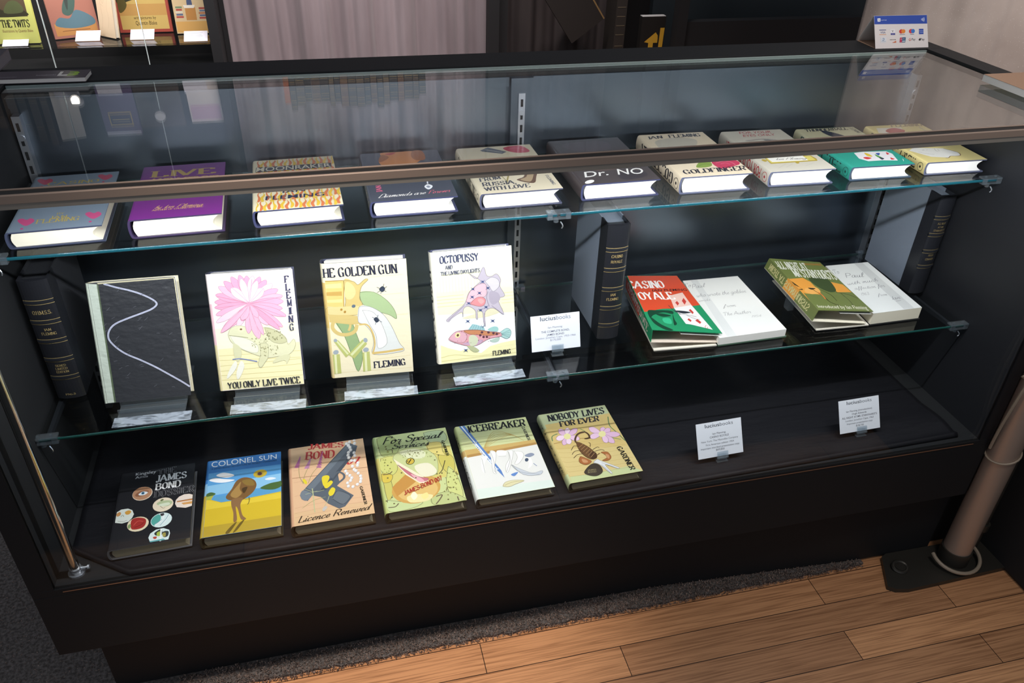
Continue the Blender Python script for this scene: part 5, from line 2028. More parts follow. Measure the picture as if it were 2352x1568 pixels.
def make_bracket(bx, yf, z, lab):
    b = thing('shelf_bracket', lab, 'bracket', (bx, 0.483, z - 0.006), 'shelf brackets')
    L = yf - 0.483
    arm = MB().hexa([(-.0035, L + .012, -.010), (.0035, L + .012, -.010), (.0035, 0, -.026), (-.0035, 0, -.026)],
              [(-.0035, L + .012, -.0035), (.0035, L + .012, -.0035), (.0035, 0, -.0035), (-.0035, 0, -.0035)]).build('arm', M['arm'], b)
    for nm, yy in (('front_clip', L), ('rear_clip', -0.012)):
        c = MB()
        c.box((-.021, yy - .004, .0063), (.021, yy + .011, .0093))
        c.box((-.021, yy - .004, -.0033), (.021, yy + .011, -.0003))
        c.box((-.021, yy - .0045, -.0033), (-.012, yy - .001, .0093))
        c.box((.012, yy - .0045, -.0033), (.021, yy - .001, .0093))
        c.tube([(-.004, yy + .002, -.0035), (-.004, yy + .002, -.010)], .0045, 10)
        c.tube([(-.011, yy + .004, .0093), (-.011, yy + .004, .0108)], .0025, 8)
        c.tube([(.011, yy + .004, .0093), (.011, yy + .004, .0108)], .0025, 8)
        c.build(nm, M['acrylic'], arm)
    hk = [(0.004 + 0.004 * math.sin(t), L + .001 - .003 * math.sin(t), -.010 - .012 * t / 2.5) for t in [0, .6, 1.2, 1.8, 2.5]]
    MB().tube(hk, .0011, 6).build('wire_hook', M['zinc'], arm)
    return b


for z, yf, lv in ((ZS2, 0.1955, 'upper'), (ZS1, 0.1384, 'middle')):
    make_bracket(0.012, yf, z, 'clear clipped bracket at the left end of the %s shelf' % lv)
    make_bracket(0.896, yf, z, 'clear clipped bracket where the two %s shelves meet' % lv)
    make_bracket(1.783, yf, z, 'clear clipped bracket at the right end of the %s shelf' % lv)

# ------------------------------------------------------------------ black cloth on the deck
cl = MB()
nx, ny = 150, 44
rows = []
for j in range(ny + 1):
    row = []
    for i in range(nx + 1):
        X = 0.012 + (1.765 - 0.012) * i / nx
        yf = 0.004 + 0.014 * max(0, (X - .9)) / .87 + (0.72 * (0.115 - X) if X < 0.115 else 0)
        s = j / ny
        Y = yf + (0.478 - yf) * (s ** 1.6)
        dd = Y - yf
        z = 0.0022 + 0.0062 * math.exp(-((dd - .006) / .0055) ** 2)
        z += 0.0012 * (1 + math.sin(X * 23 + Y * 9)) * min(1, max(0, dd - .03) * 12) * (0.5 + 0.5 * math.sin(Y * 41 + X * 3))
        if dd < .0003: z = 0.0004
        if X > 1.60: z += 0.010 * max(0, (X - 1.60) / .16) ** 1.5 * max(0, math.sin((Y - yf) * 26)) * max(0, 1 - dd * 5)
        row.append((X, Y, ZB + z))
    rows.append(row)
vs = [p for r_ in rows for p in r_]
fs = [(j * (nx + 1) + i, j * (nx + 1) + i + 1, (j + 1) * (nx + 1) + i + 1, (j + 1) * (nx + 1) + i) for j in range(ny) for i in range(nx)]
cl.add(vs, fs)
cloth = cl.build('display_cloth', M['cloth'], smooth='all')
so = cloth.modifiers.new('thickness', 'SOLIDIFY'); so.thickness = 0.0006; so.offset = -1
tag(cloth, 'black cloth with a rolled front hem covering the bottom of the case', 'cloth')


# ------------------------------------------------------------------ books
def spine_profile(T, b, n=12):
    return [(-b * math.sin(PI * i / n) ** 0.6 if 0 < i < n else 0.0, T / 2 * (1 + math.cos(PI * i / n))) for i in range(n + 1)]


SPINE_BANDS = {
    'sun': [(0, .52, 'c0a438'), (.52, .68, '8cb8d8'), (.68, 1, '3d78bc')], 'ice': [(0, .56, 'd8dad6'), (.56, .64, 'b89860'), (.64, 1, 'c0c890')],
    'nob': [(0, .12, 'c0c898'), (.12, .78, 'c8b478'), (.78, 1, 'b8c098')], 'thund': [(.74, 1, 'c9c3a2')], 'sine': [(0, 1, 'd4dccc')],
    'yolt': [(0, .4, 'd8cc9c'), (.4, .75, 'e0b8c0'), (.75, 1, 'eee2e0')], 'ggun': [(0, .45, 'd4c08c'), (.45, .84, 'cdb068'), (.84, 1, 'e0d8b8')],
    'lic': [(0, 1, 'cfa080')], 'spec': [(0, .4, 'b8c078'), (.4, .7, 'c0b468'), (.7, 1, 'a8b880')],
}


def book(name, art, label, loc, rz, W, H, T, mtx=None, pages='pages', edge='3a3d5c', paper='print', group=None, concave=0.006, board=0.0022, logo=True, cat='book', yin=0.003):
    base, spine, cmds = ART[art]
    if mtx is None:
        mtx = Matrix.Translation(loc) @ Matrix.Rotation(rz, 4, 'Z')
    root = thing(name, label, cat, group=group, mtx=mtx)
    b = 0.0065 if T > .02 else .004
    sp = spine_profile(T, b)
    outer = [(W, T)] + sp + [(W, 0)]
    inner = [(W, T - board)] + [(x * (b - .0018) / b + .0018 if 0 < i < 12 else .0022, board + (z / T) * (T - 2 * board)) for i, (x, z) in enumerate(sp)] + [(W, board)]
    mb = MB()
    n = len(outer)
    V = [(x, 0, z) for x, z in outer] + [(x, H, z) for x, z in outer] + [(x, 0, z) for x, z in inner] + [(x, H, z) for x, z in inner]
    o1, o2, i1, i2 = 0, n, 2 * n, 3 * n
    for i in range(n - 1):
        mb.add([V[o1 + i], V[o1 + i + 1], V[o2 + i + 1], V[o2 + i]], [(0, 3, 2, 1)], base)
        mb.add([V[i1 + i], V[i1 + i + 1], V[i2 + i + 1], V[i2 + i]], [(0, 1, 2, 3)], edge)
        mb.add([V[o1 + i], V[o1 + i + 1], V[i1 + i + 1], V[i1 + i]], [(0, 1, 2, 3)], edge)
        mb.add([V[o2 + i], V[o2 + i + 1], V[i2 + i + 1], V[i2 + i]], [(0, 3, 2, 1)], edge)
    for e in (0, n - 1):
        mb.add([V[o1 + e], V[o2 + e], V[i2 + e], V[i1 + e]], [(0, 1, 2, 3) if e == 0 else (0, 3, 2, 1)], base)
    # arc length along the spine
    arc = [0]
    for i in range(12):
        arc.append(arc[-1] + math.hypot(sp[i + 1][0] - sp[i][0], sp[i + 1][1] - sp[i][1]))

    def fn(u, v, L):
        if u >= 0:
            return (u * W, v * H, T + L * EPS)
        s = min(-u * W, arc[-1])
        i = 0
        while i < 11 and arc[i + 1] < s: i += 1
        t = (s - arc[i]) / (arc[i + 1] - arc[i])
        x = sp[i][0] + (sp[i + 1][0] - sp[i][0]) * t
        z = sp[i][1] + (sp[i + 1][1] - sp[i][1]) * t
        dx, dz = sp[i + 1][0] - sp[i][0], sp[i + 1][1] - sp[i][1]
        l = math.hypot(dx, dz)
        off = L * EPS + 0.00025
        return (x + dz / l * off, v * H, z - dx / l * off)
    for v0, v1, c in SPINE_BANDS.get(art, []):
        for i in range(12):
            ua, ub = -arc[i] / W - 1e-6, -arc[i + 1] / W
            mb.add([fn(ub, v0, 1), fn(ua, v0, 1), fn(ua, v1, 1), fn(ub, v1, 1)], [(0, 1, 2, 3)], c)
    draw(mb, cmds, fn, H / W)
    if spine:
        f_, c_, s_ = spine
        A = arc[-1] / W
        v0, v1 = (0.14, 0.86)
        u0, u1 = -A * 0.24, -A * 0.76
        if logo:
            for k in range(14):
                a0, a1 = 2 * PI * k / 14, 2 * PI * (k + 1) / 14
                for (r0, r1) in ((.9, 1.0), (0.0, .28)):
                    q = [(-A * .5 + A * .26 * r_ * math.cos(a), .065 + A * .26 * W / H * r_ * math.sin(a)) for r_, a in ((r0, a0), (r1, a0), (r1, a1), (r0, a1))]
                    mb.add([fn(p[0], p[1], 30) for p in q], [(0, 1, 2, 3)], c_)
        polys = sans_text(s_, True) if f_ == 'B' else stroke_text(s_, f_)
        for i_, p in enumerate(polys):
            mb.add([fn(u0 + (u1 - u0) * bb, v0 + (v1 - v0) * aa, 30 + .4 * (i_ % 7)) for aa, bb in p], [tuple(range(len(p)))], c_)
    mb.build('cover', M[paper], root, fix=False)
    # pages
    px = W - 0.0042
    pp = [(px, T - board - .0002)] + [(0.0045 - 0.004 * math.sin(PI * i / 6), board + .0002 + (T - 2 * board - .0004) * (1 - i / 6)) for i in range(7)] + [(px, board + .0002)]
    pp += [(px - concave * math.sin(PI * i / 6), board + .0002 + (T - 2 * board - .0004) * i / 6) for i in range(1, 6)]
    MB().prism(pp, lambda p, t: (p[0], t, p[1]), yin, H - yin).build('page_block', M[pages], root)
    return root


GT = 'closed hardbacks on the upper shelf'
Z2 = ZS2 + 0.0002
TOP = [
    ('casino', (0.0357, 0.2217, 0.0351, 0.1304, 0.0278, 0.2224), 'pages', '3c4258', 'grey-blue hardback with pink hearts, leftmost on the upper glass shelf'),
    ('live', (0.2085, 0.2259, 0.0226, 0.1350, 0.0319, 0.2238), 'pages', '3c3050', 'purple hardback with gold lettering lying on the upper glass shelf'),
    ('moon', (0.3953, 0.2312, 0.0234, 0.1393, 0.0292, 0.2236), 'pages', '3a3d5c', 'yellow and orange flame patterned hardback on the upper glass shelf'),
    ('diam', (0.5834, 0.2354, -0.0032, 0.1431, 0.0287, 0.2239), 'pages_white', '3a3d5c', 'dark grey hardback with a diamond pendant and pink script on its cover'),
    ('russia', (0.7703, 0.2336, 0.0094, 0.1431, 0.0293, 0.2212), 'pages_white', '4a4c60', 'cream hardback with a rose and pistol grip beside the centre bracket'),
    ('drno', (0.9549, 0.2385, 0.0059, 0.1435, 0.0309, 0.2223), 'pages_white', '3a3d5c', 'dark brown hardback with white hand-painted title on the upper shelf'),
    ('gold', (1.1411, 0.2344, -0.0168, 0.1370, 0.0329, 0.2255), 'pages_white', '54586e', 'cream hardback with a crimson rose and green leaf on its cover'),
    ('eyes', (1.3222, 0.2370, -0.0337, 0.1309, 0.0296, 0.2225), 'pages_white', '54586e', 'pale grey hardback with red title and a yellow framed name plate'),
    ('thund', (1.4950, 0.2363, -0.0296, 0.1315, 0.0275, 0.2171), 'pages_white', '3a4a5c', 'teal hardback with scattered playing cards on its cover'),
    ('last', (1.6620, 0.2357, -0.0322, 0.1300, 0.0262, 0.2148), 'pages_white', '54586e', 'pale yellow hardback with burnt paper, rightmost on the upper glass shelf'),
]
for art, (x, y, th, W, T, H), pg, ed, lab in TOP:
    book('hardback_book', art, lab, (x, y, Z2), th, W, H, T, pages=pg, edge=ed, group=GT, concave=0.012)

GD = 'closed hardbacks lying on the black cloth'
DECK = [
    ('dossier', (0.0863, 0.0405, 0.0312, 0.1278, 0.0238, 0.1927), 'black hardback with small round pictures lying leftmost on the black cloth', '6c6c70'),
    ('sun', (0.2361, 0.0344, 0.0034, 0.1325, 0.0260, 0.1988), 'hardback with blue sky and yellow sand picture lying on the black cloth', '4c4430'),
    ('lic', (0.3900, 0.0279, 0.0159, 0.1411, 0.0261, 0.2099), 'pinkish wood-grain hardback with a grey pistol and pearls on its cover', '3c3020'),
    ('spec', (0.5548, 0.0266, 0.0155, 0.1441, 0.0242, 0.2126), 'green hardback with an open-mouthed snake on its cover', '2c2c20'),
    ('ice', (0.7226, 0.0283, 0.0129, 0.1469, 0.0218, 0.2130), 'hardback with bones in snow and a blue ski stripe on its cover', '2c2c2c'),
    ('nob', (0.9038, 0.0316, 0.0252, 0.1456, 0.0227, 0.2109), 'hardback with a brown scorpion and pink orchids on its cover', '2c2c20'),
]
for art, (x, y, th, W, T, H), lab, ed in DECK:
    book('hardback_book', art, lab, (x, y, ZB + 0.0056), th, W, H, T, pages='pages_brown', edge=ed, group=GD, logo=False)


def lean(x, y, z, th, ph, T=0.0):
    ex = Vector((math.cos(th), math.sin(th), 0))
    ey = Vector((-math.sin(th) * math.sin(ph), math.cos(th) * math.sin(ph), math.cos(ph)))
    ez = ex.cross(ey)
    return frame(Vector((x, y, z)) - ez * T, ex, ey)


GM = 'hardbacks standing on clear rests'
MID = [
    ('sine', (0.1023, 0.2013, 0.5974, -0.0297, 0.3976, 0.1374, 0.2088), 0.031, 'film_wrinkled', 'e0d8bc', 'black hardback with a white wavy line and white spine on a clear rest'),
    ('yolt', (0.2929, 0.1979, 0.5974, -0.0535, 0.3687, 0.1404, 0.2086), 0.034, 'mylar', '4a4c60', 'white hardback with a pink flower above a toad on a clear rest'),
    ('ggun', (0.4878, 0.1968, 0.5974, -0.0540, 0.2450, 0.1432, 0.2146), 0.035, 'mylar', '4a4c60', 'cream hardback with a golden revolver on its cover on a clear rest'),
    ('octo', (0.6848, 0.2008, 0.5974, 0.0048, 0.3022, 0.1461, 0.2130), 0.025, 'mylar', '5a5c78', 'white hardback with a spiny shell and a fish on a clear rest'),
]
RL = ['under the black book with the wavy line', 'under the pink flower book', 'under the golden revolver book', 'under the shell and fish book']
for (art, (x, y, z, th, ph, W, H), T, paper, ed, lab), rl in zip(MID, RL):
    mt = lean(x, y, z, th, ph, T)
    book('hardback_book', art, lab, None, 0, W, H, T, mtx=mt, pages='pages_white', edge=ed, paper=paper, group=GM, board=.0018, yin=.0012)
    # clear bent rest: base on the shelf, lip in front, back plate behind the book
    rt = thing('book_rest', 'clear acrylic book rest ' + rl, 'book rest', (x + W * .14, y, ZS1 + .0003), 'clear rests on the middle shelf')
    rt.rotation_euler.z = th
    rw = W * .80
    s, c = math.sin(ph), math.cos(ph)
    off = T / c
    g = MB()
    g.box((0, -.058, 0), (rw, off * c + .075, .0018))
    g.hexa([(0, -.0222, .0022), (rw, -.0222, .0022), (rw, -.0200, .0022), (0, -.0200, .0022)],
           [(0, -.0222, .010), (rw, -.0222, .010), (rw, -.0200, .010), (0, -.0200, .010)])
    g.build('base_and_lip', M['acrylic'], rt)
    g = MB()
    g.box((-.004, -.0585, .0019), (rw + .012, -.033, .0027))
    g.build('front_foot', M['film'], rt)  # added sheet that carries the painted reflection patch
    # back plate along the rear board
    zb0 = .012 + T * s
    yb = T * c + .0012
    hb = .135
    MB().hexa([(0, yb, zb0), (rw, yb, zb0), (rw, yb + .0022, zb0), (0, yb + .0022, zb0)],
              [(0, yb + hb * s, zb0 + hb * c), (rw, yb + hb * s, zb0 + hb * c), (rw, yb + hb * s + .0022, zb0 + hb * c), (0, yb + hb * s + .0022, zb0 + hb * c)]).build('back_plate', M['acrylic'], rt)
    MB().hexa([(0, -.001, .0022), (rw, -.001, .0022), (rw, yb + .002, .0022), (0, yb + .002, .0022)],
              [(0, -.001, .0115), (rw, -.001, .0115), (rw, yb + .002, zb0 - .0004), (0, yb + .002, zb0 - .0004)]).build('support_wedge', M['acrylic'], rt)


# ------------------------------------------------------------------ clamshell boxes
def clamshell(label, x, y, W, D, H, side, bands, texts, gilt, rz=0.0, cut=0.037):
    root = thing('clamshell_box', label, 'box', (x, y, ZS1 + .0003), 'leather-backed boxes standing on the middle shelf')
    root.rotation_euler.z = rz
    b = .006
    n = 10
    prof = [(W * i / n, -b * math.sin(PI * i / n) ** .7 if 0 < i < n else 0) for i in range(n + 1)] + [(W, cut), (W - .003, cut), (W - .003, .004), (.003, .004), (.003, cut), (0, cut)]
    mb = MB()
    mb.prism(prof, lambda p, t: (p[0], p[1], t), 0, H, col='222328')

    def fn(u, v, L):
        return (u * W, (-b * math.sin(PI * min(max(u, 0.001), .999)) ** .7) - .0002 - L * EPS, v * H)
    for v in bands:
        for dv, wd in ((-.016, .004), (.0, .0022), (.016, .004)):
            for i in range(n):
                u0, u1 = i / n, (i + 1) / n
                mb.add([fn(u0, v + dv - wd / 2, 3), fn(u1, v + dv - wd / 2, 3), fn(u1, v + dv + wd / 2, 3), fn(u0, v + dv + wd / 2, 3)], [(0, 1, 2, 3)], gilt if dv else '3c4048')
        # raised band
        mb.prism([(W * i / n, fn(i / n, 0, 0)[1] - .0012) for i in range(n + 1)] + [(W * i / n, fn(i / n, 0, 0)[1] + .002) for i in range(n, -1, -1)], lambda p, t: (p[0], p[1], t), (v - .009) * H, (v + .009) * H, col='24262c')
    k_ = 0
    for s, v, h, w in texts:
        for p in stroke_text(s, 'N'):
            k_ += 1
            mb.add([fn(.5 - w / 2 + w * aa, v + h * bb, 5 + .4 * (k_ % 7)) for aa, bb in p], [tuple(range(len(p)))], gilt)
    mb.build('leather_spine', M['leather'], root, fix=False)
    e = .0004
    MB().box((e, cut, 0), (.0028, D, H)).build('left_board', M[side], root)
    MB().box((W - .0028, cut, 0), (W - e, D, H)).build('right_board', M[side], root)
    MB().box((.0031, .006, .003), (W - .0031, D - .002, H - .007)).build('inner_tray', M['grey_cloth' if side == 'grey_cloth' else 'black_cloth_board'], root)
    return root


clamshell('black box with gilt panels standing at the left end of the middle shelf', 0.0115, 0.252, 0.0455, 0.170, 0.236, 'black_cloth_board',
          (0.83, 0.67, 0.51, 0.35, 0.19), [('O.H.M.S.S.', .735, .03, .62), ('IAN', .60, .02, .22), ('FLEMING', .565, .022, .5), ('SIGNED', .29, .018, .36), ('LIMITED', .262, .018, .4), ('EDITION', .234, .018, .42), ('1963', .03, .016, .36)], 'b09a68')
clamshell('black spined box with pale grey sides standing beside the red and green book', 1.0085, 0.243, 0.0445, 0.172, 0.250, 'grey_cloth',
          (0.80, 0.63, 0.46, 0.29, 0.13), [('CASINO', .735, .024, .5), ('ROYALE', .69, .022, .5), ('IAN', .40, .022, .22), ('FLEMING', .36, .022, .55)], 'b89f6a')
clamshell('black spined box with grey sides standing in the right corner of the case', 1.7620, 0.280, 0.0395, 0.165, 0.234, 'grey_cloth',
          (0.79, 0.62, 0.45, 0.29), [('ALL NIGHT', .725, .02, .5), ('AT MR', .69, .018, .35), ('STANYHURSTS', .655, .02, .7), ('HUGH', .40, .02, .3), ('EDWARDS', .36, .02, .5)], '8c7a54', cut=.033)


# ------------------------------------------------------------------ the two open books with their jackets lying on them
def bil(q, u, v):
    a, b, c, d = [Vector(p) for p in q]
    return a * (1 - u) * (1 - v) + b * u * (1 - v) + c * u * v + d * (1 - u) * v


def open_book(label, page, drop, lip, art_p, pages, board_col, left):
    """page: BL BR TR TL of the inscribed page; left: quad of the opened front board"""
    root = thing('open_book', label, 'book', Vector(page[0]) - Vector((0, 0, drop)))
    o = -Vector(root.location)
    top = [Vector(p) + o for p in page]
    bot = [p - Vector((0, 0, drop - .0035)) for p in top]
    MB().hexa(bot, top).build('page_block', M[pages], root)
    mb = MB()
    q = [p + Vector((0, 0, .0004)) for p in top]
    mb.hexa([p + Vector((0, 0, .00005)) for p in top], q, ART[art_p][0])
    draw(mb, ART[art_p][2], lambda u, v, L: bil(q, u, v) + Vector((0, 0, L * EPS)), 1.5)
    mb.build('inscribed_page', M['matte_print'], root, fix=False)
    bb = [p.copy() for p in bot]
    d = (bb[1] - bb[0]).normalized() * lip
    bb = [bb[0], bb[1] + d, bb[2] + d, bb[3]]
    MB().hexa([p - Vector((0, 0, .0033)) for p in bb], [p - Vector((0, 0, .0003)) for p in bb]).build('rear_board', mat('cover_cloth', board_col, .7), root)
    lq = [Vector(p) + o for p in left]
    MB().hexa([p - Vector((0, 0, .0025)) for p in lq], lq).build('front_board', mat('board_paper', 'd8d2c4', .7), root)
    return root


def jacket(label, front, under_bl, under_br, spine_tl, art, flap):
    root = thing('dust_jacket', label, 'dust jacket', Vector(under_br))
    o = -Vector(root.location)
    BL, BR, TR, TL = [Vector(p) + o for p in front]
    sBL, sTL = Vector(under_bl) + o, Vector(spine_tl) + o
    nz = ((BR - BL).cross(TL - BL)).normalized()
    TR -= nz * nz.dot(TR - BL)
    th = .0012
    mb = MB()
    mb.hexa([p - nz * th for p in (BL, BR, TR, TL)], [BL, BR, TR, TL], ART[art][0])
    sp_n = ((TL - BL).cross(sBL - BL)).normalized()
    if sp_n.x > 0: sp_n = -sp_n
    sTL -= sp_n * sp_n.dot(sTL - BL)
    # spine strip
    mb.hexa([sBL - sp_n * th, BL - sp_n * th, TL - sp_n * th, sTL - sp_n * th], [sBL, BL, TL, sTL], ART[art][0])
    q = [BL, BR, TR, TL]
    sq = [sBL, BL, TL, sTL]

    def fn(u, v, L):
        if u >= 0: return bil(q, u, v) + nz * (L * EPS)
        w = (BL - sBL).length / (BR - BL).length
        return bil(sq, max(0, 1 + u / w), v) + sp_n * (L * EPS)
    draw(mb, ART[art][2], fn, 1.5)
    f_, c_, s_ = ART[art][1]
    for i_, p in enumerate(stroke_text(s_, f_)):
        mb.add([bil(sq, .78 - .56 * bb, .93 - .80 * aa) + sp_n * ((40 + .4 * (i_ % 7)) * EPS) for aa, bb in p], [tuple(range(len(p)))], c_)
    mb.build('front_and_spine', M['print'], root, fix=False)
    # back panel folding in underneath
    uBR = Vector((0, 0, 0))
    uTR = uBR + (TR - BR)
    uTR.z = (sTL - sBL).z * .6
    MB().hexa([sBL - Vector((0, 0, th)), uBR, uTR, sTL - Vector((0, 0, th))], [sBL, uBR + Vector((0, 0, th)), uTR + Vector((0, 0, th)), sTL], None).build('back_panel', mat('jacket_back', flap, .5), root)
    # turned-in flap just inside the front panel
    a, b, c, d = bil(q, .42, .004), bil(q, .995, .004), bil(q, .995, .996), bil(q, .42, .996)
    MB().hexa([p - nz * (th + .0065) for p in (a, b, c, d)], [p - nz * (th + .0055) for p in (a, b, c, d)]).build('flap', M['card'], root)
    return root


open_book('open book with handwriting on its page, half under the red and green jacket',
          [(1.2388, .1548 + .012, .6054), (1.3888, .1698, .6054), (1.3939, .3936, .6054), (1.2614, .3971, .6054)], .0198, .004, 'crp', 'pages_white', '54705c',
          [(1.105, .176, .5885), (1.2365, .168, .5885), (1.2585, .397, .5885), (1.128, .40, .5885)])
jacket('red and green dust jacket with a face and a playing card, beside the grey box',
       [(1.0955, .178, .6367), (1.2458, .172, .613), (1.2444, .3957, .6213), (1.1203, .385, .6403)], (1.0957, .178, .6077), (1.2438, .172, .5905), (1.110, .385, .6120), 'cru', 'd8c8b8')
open_book('open book with a signed page, half under the olive green jacket',
          [(1.5905, .1745, .6154), (1.7094, .1759, .6154), (1.7173, .38, .6154), (1.6081, .3823, .6154)], .0298, .004, 'anp', 'pages', '2c2c2c',
          [(1.465, .176, .5905), (1.586, .172, .5905), (1.604, .38, .5905), (1.48, .385, .5905)])
jacket('olive green dust jacket with orange figures and white title, right of centre',
       [(1.4534, .172, .642), (1.5848, .170, .6243), (1.5769, .3653, .6374), (1.4519, .375, .6547)], (1.4452, .172, .6169), (1.5781, .172, .5935), (1.4430, .375, .6330), 'anu', 'e0d8c4')
pr = MB()
pr.box((1.449, .262, ZS1 + .0003), (1.463, .280, ZS1 + .0395))
tag(pr.build('acrylic_block', M['acrylic'], bevel=.001), 'small clear acrylic block propping the olive green jacket', 'block')



# ------------------------------------------------------------------ price cards in clear holders
def price_card(art, x, y, z, th, ph, W, H, zbase, lab, hl):
    mt = lean(x, y, z, th, ph)
    mb = MB()
    mb.box((0, 0, -.0006), (W, H, 0), ART[art][0])
    draw(mb, ART[art][2], lambda u, v, L: (u * W, v * H, L * EPS), H / W)
    c = mb.build('price_card', M['matte_print'], fix=False)
    c.matrix_world = mt
    tag(c, lab, 'card', 'price cards')
    h = thing('card_holder', hl, 'card holder', (x + W * .40, y, zbase), 'clear card holders')
    h.rotation_euler.z = th
    w = W * .24
    s, co = math.sin(ph), math.cos(ph)
    dz = z - zbase
    g = MB()
    g.box((0, -.006, 0), (w, .026, .0018))
    g.build('foot', M['acrylic'], h)
    g = MB()
    g.hexa([(0, .0012, .0018), (w, .0012, .0018), (w, .0042, .0018), (0, .0042, .0018)], [(0, .0012, dz + .010), (w, .0012, dz + .010), (w, .0042, dz + .010), (0, .0042, dz + .010)]) if False else None
    g.hexa([(0, -.0046, dz - .003), (w, -.0046, dz - .003), (w, .004, dz - .003), (0, .004, dz - .003)], [(0, -.0046, dz - .0008), (w, -.0046, dz - .0008), (w, .004, dz - .0008), (0, .004, dz - .0008)])
    g.box((w * .35, -.001, .0018), (w * .65, .003, dz - .003))
    g.build('cradle', M['acrylic'], h)
    g = MB()
    a = Vector((0, -.0046, dz - .0008)); b = a + Vector((0, .013 * s, .013 * co))
    e = Vector((0, .0014, 0)); wx = Vector((w, 0, 0))
    g.hexa([a, a + wx, a + wx + e, a + e], [b, b + wx, b + wx + e, b + e])
    g.build('front_lip', M['acrylic'], h)


price_card('cardM', 0.8625, 0.2040, 0.5974, 0.0091, 0.3243, 0.0985, 0.0710, ZS1 + .0003, 'white price card standing on the middle shelf beside the shell and fish book', 'clear holder of the card on the middle shelf')
price_card('card1', 1.1779, 0.0548, 0.3929, 0.0323, 0.4991, 0.1008, 0.0721, ZB + .004, 'white price card on the black cloth, right after the scorpion book', 'clear holder of the card nearest the scorpion book')
price_card('card2', 1.5069, 0.0655, 0.3929, 0.0228, 0.4939, 0.0981, 0.0703, ZB + .004, 'white price card on the black cloth at the right end', 'clear holder of the card at the right end of the cloth')

# ------------------------------------------------------------------ on top of the case
sg = thing('payment_sign', 'white and blue folded card sign of payment logos on the case top', 'sign', (1.672, .4955, 1.0683))
sg.rotation_euler.z = -0.03
apx = Vector((-.004, .034, .0585))
W = .127
ts = lean(0, 0, 0, 0, math.atan2(.034, .0585))
hh = math.hypot(.034, .0585)
mb = MB()
mb.box((0, 0, -.0008), (W, hh, 0), ART['sign'][0], mtx=ts)
draw(mb, ART['sign'][2], lambda u, v, L: ts @ Vector((u * W, v * hh, L * EPS)), .55)
mb.build('front_face', M['matte_print'], sg, fix=False)
MB().hexa([(0, .069, 0), (W, .069, 0), (W, .070, 0), (0, .070, 0)], [(0, .0345, .0585), (W, .0345, .0585), (W, .0356, .0585), (0, .0356, .0585)]).build('back_face', M['card'], sg)
MB().box((0, .002, 0), (W, .069, .0008)).build('base_flap', M['tan'], sg)

ct1 = thing('catalogue', 'dark mauve catalogue with a green and white logo on the case top', 'catalogue', (-.17, .4835, 1.0683))
ct1.rotation_euler.z = -0.03
cv = MB()
cv.box((0, 0, .0072), (.308, .046, .0080), '4c444e')
cv.box((0, 0, 0), (.308, .046, .0006), '4c444e')


def cq(u, v, L):
    return Vector((.308 * u, .046 * v, .0080 + L * EPS))


draw(cv, """Pe6e2da 850,240,866,240,866,820,850,820
Pe6e2da 866,240,900,240,900,400,866,400
P9cc43c 900,240,940,240,955,380,948,500,955,620,940,780,900,780,900,660,925,640,930,560,900,540,900,460,928,440,925,380,900,370
Tbcb6bc 742,330,842,330,842,470,742,470 Sluciusbooks
Ta49ea6 560,200,650,200,650,300,560,300 Sluciusbooks""", cq, .15)
cv.build('cover', M['print'], ct1, fix=False)
MB().box((0.0004, .0006, .0007), (.3072, .0454, .0071)).build('page_block', M['pages_white'], ct1)
ct2 = thing('catalogue', 'stack of grey catalogues behind the mauve catalogue at the left edge', 'catalogue', (-.165, .5335, 1.0683))
MB().box((0, 0, .0185), (.150, .105, .0195), '5a565e').box((0, 0, 0), (.150, .105, .0006), '5a565e').build('cover', M['print'], ct2)
MB().box((.0005, .0005, .0007), (.1492, .1045, .0184)).build('page_block', mat('grey_page_edges', '8c8a90', .8, bump=(700, .3, .001, (.02, .02, 1))), ct2)

cbx = MB().box((1.729, .045, 1.0684), (1.833, .248, 1.0800)).box((1.7288, .0448, 1.0801), (1.8332, .2482, 1.0806), mi=1)
tag(cbx.build('cardboard_slab', [M['wrap_white'], M['tan']]), 'flat tan topped board with white edges on the right end of the case top', 'cardboard')

# ------------------------------------------------------------------ the tent pole at the right
tp = thing('tent_pole', 'grey steel pole on a flat base plate at the right of the case', 'pole', (1.868, -.016, 0))
pl = [(-.205, -.040), (-.190, -.052), (-.16, -.058), (.12, -.052), (.14, -.03), (.14, .03), (.12, .043), (-.15, .046), (-.165, .040)]
MB().prism(pl, lambda p, t: (p[0], p[1], t), 0, .012).build('base_plate', M['plate'], tp, bevel=.003)
bpl = tp.children[0]
MB().tube([(0, 0, .012), (-.004, .004, 1.2), (-.008, .008, 2.4)], .0305, 28).build('tube', M['pole'], tp, smooth=True)
MB().tube([(0, 0, .012), (0, 0, .05)], .034, 24).build('socket', M['plate'], tp, smooth=True)
eb = MB()
eb.tube([(-.145 + .017 * math.cos(a), .0 + .014 * math.sin(a), .016 + .003 * math.sin(a)) for a in [2 * PI * i / 16 for i in range(16)]], .0045, 8, closed=True)
eb.tube([(-.145, 0, .012), (-.145, 0, .018)], .012, 14)
eb.build('bolt_washer', M['plate'], bpl, smooth=True)
MB().tube([(.062, .012, .012), (.060, .014, .36)], .0095, 12).tube([(.062, .012, .085), (.062, .012, .105)], .014, 12).build('side_rod', M['plate'], tp, smooth=True)
cb = MB()
cb.tube([(1.868 + .056 * math.cos(a), -.020 + .050 * math.sin(a), .030 + .010 * math.sin(a)) for a in [PI * .92 + (PI * 1.16) * i / 20 for i in range(21)]], .0042, 8)
tag(cb.build('cable_loop', M['cable'], smooth=True), 'beige cable looped around the foot of the steel pole', 'cable')
cp = []
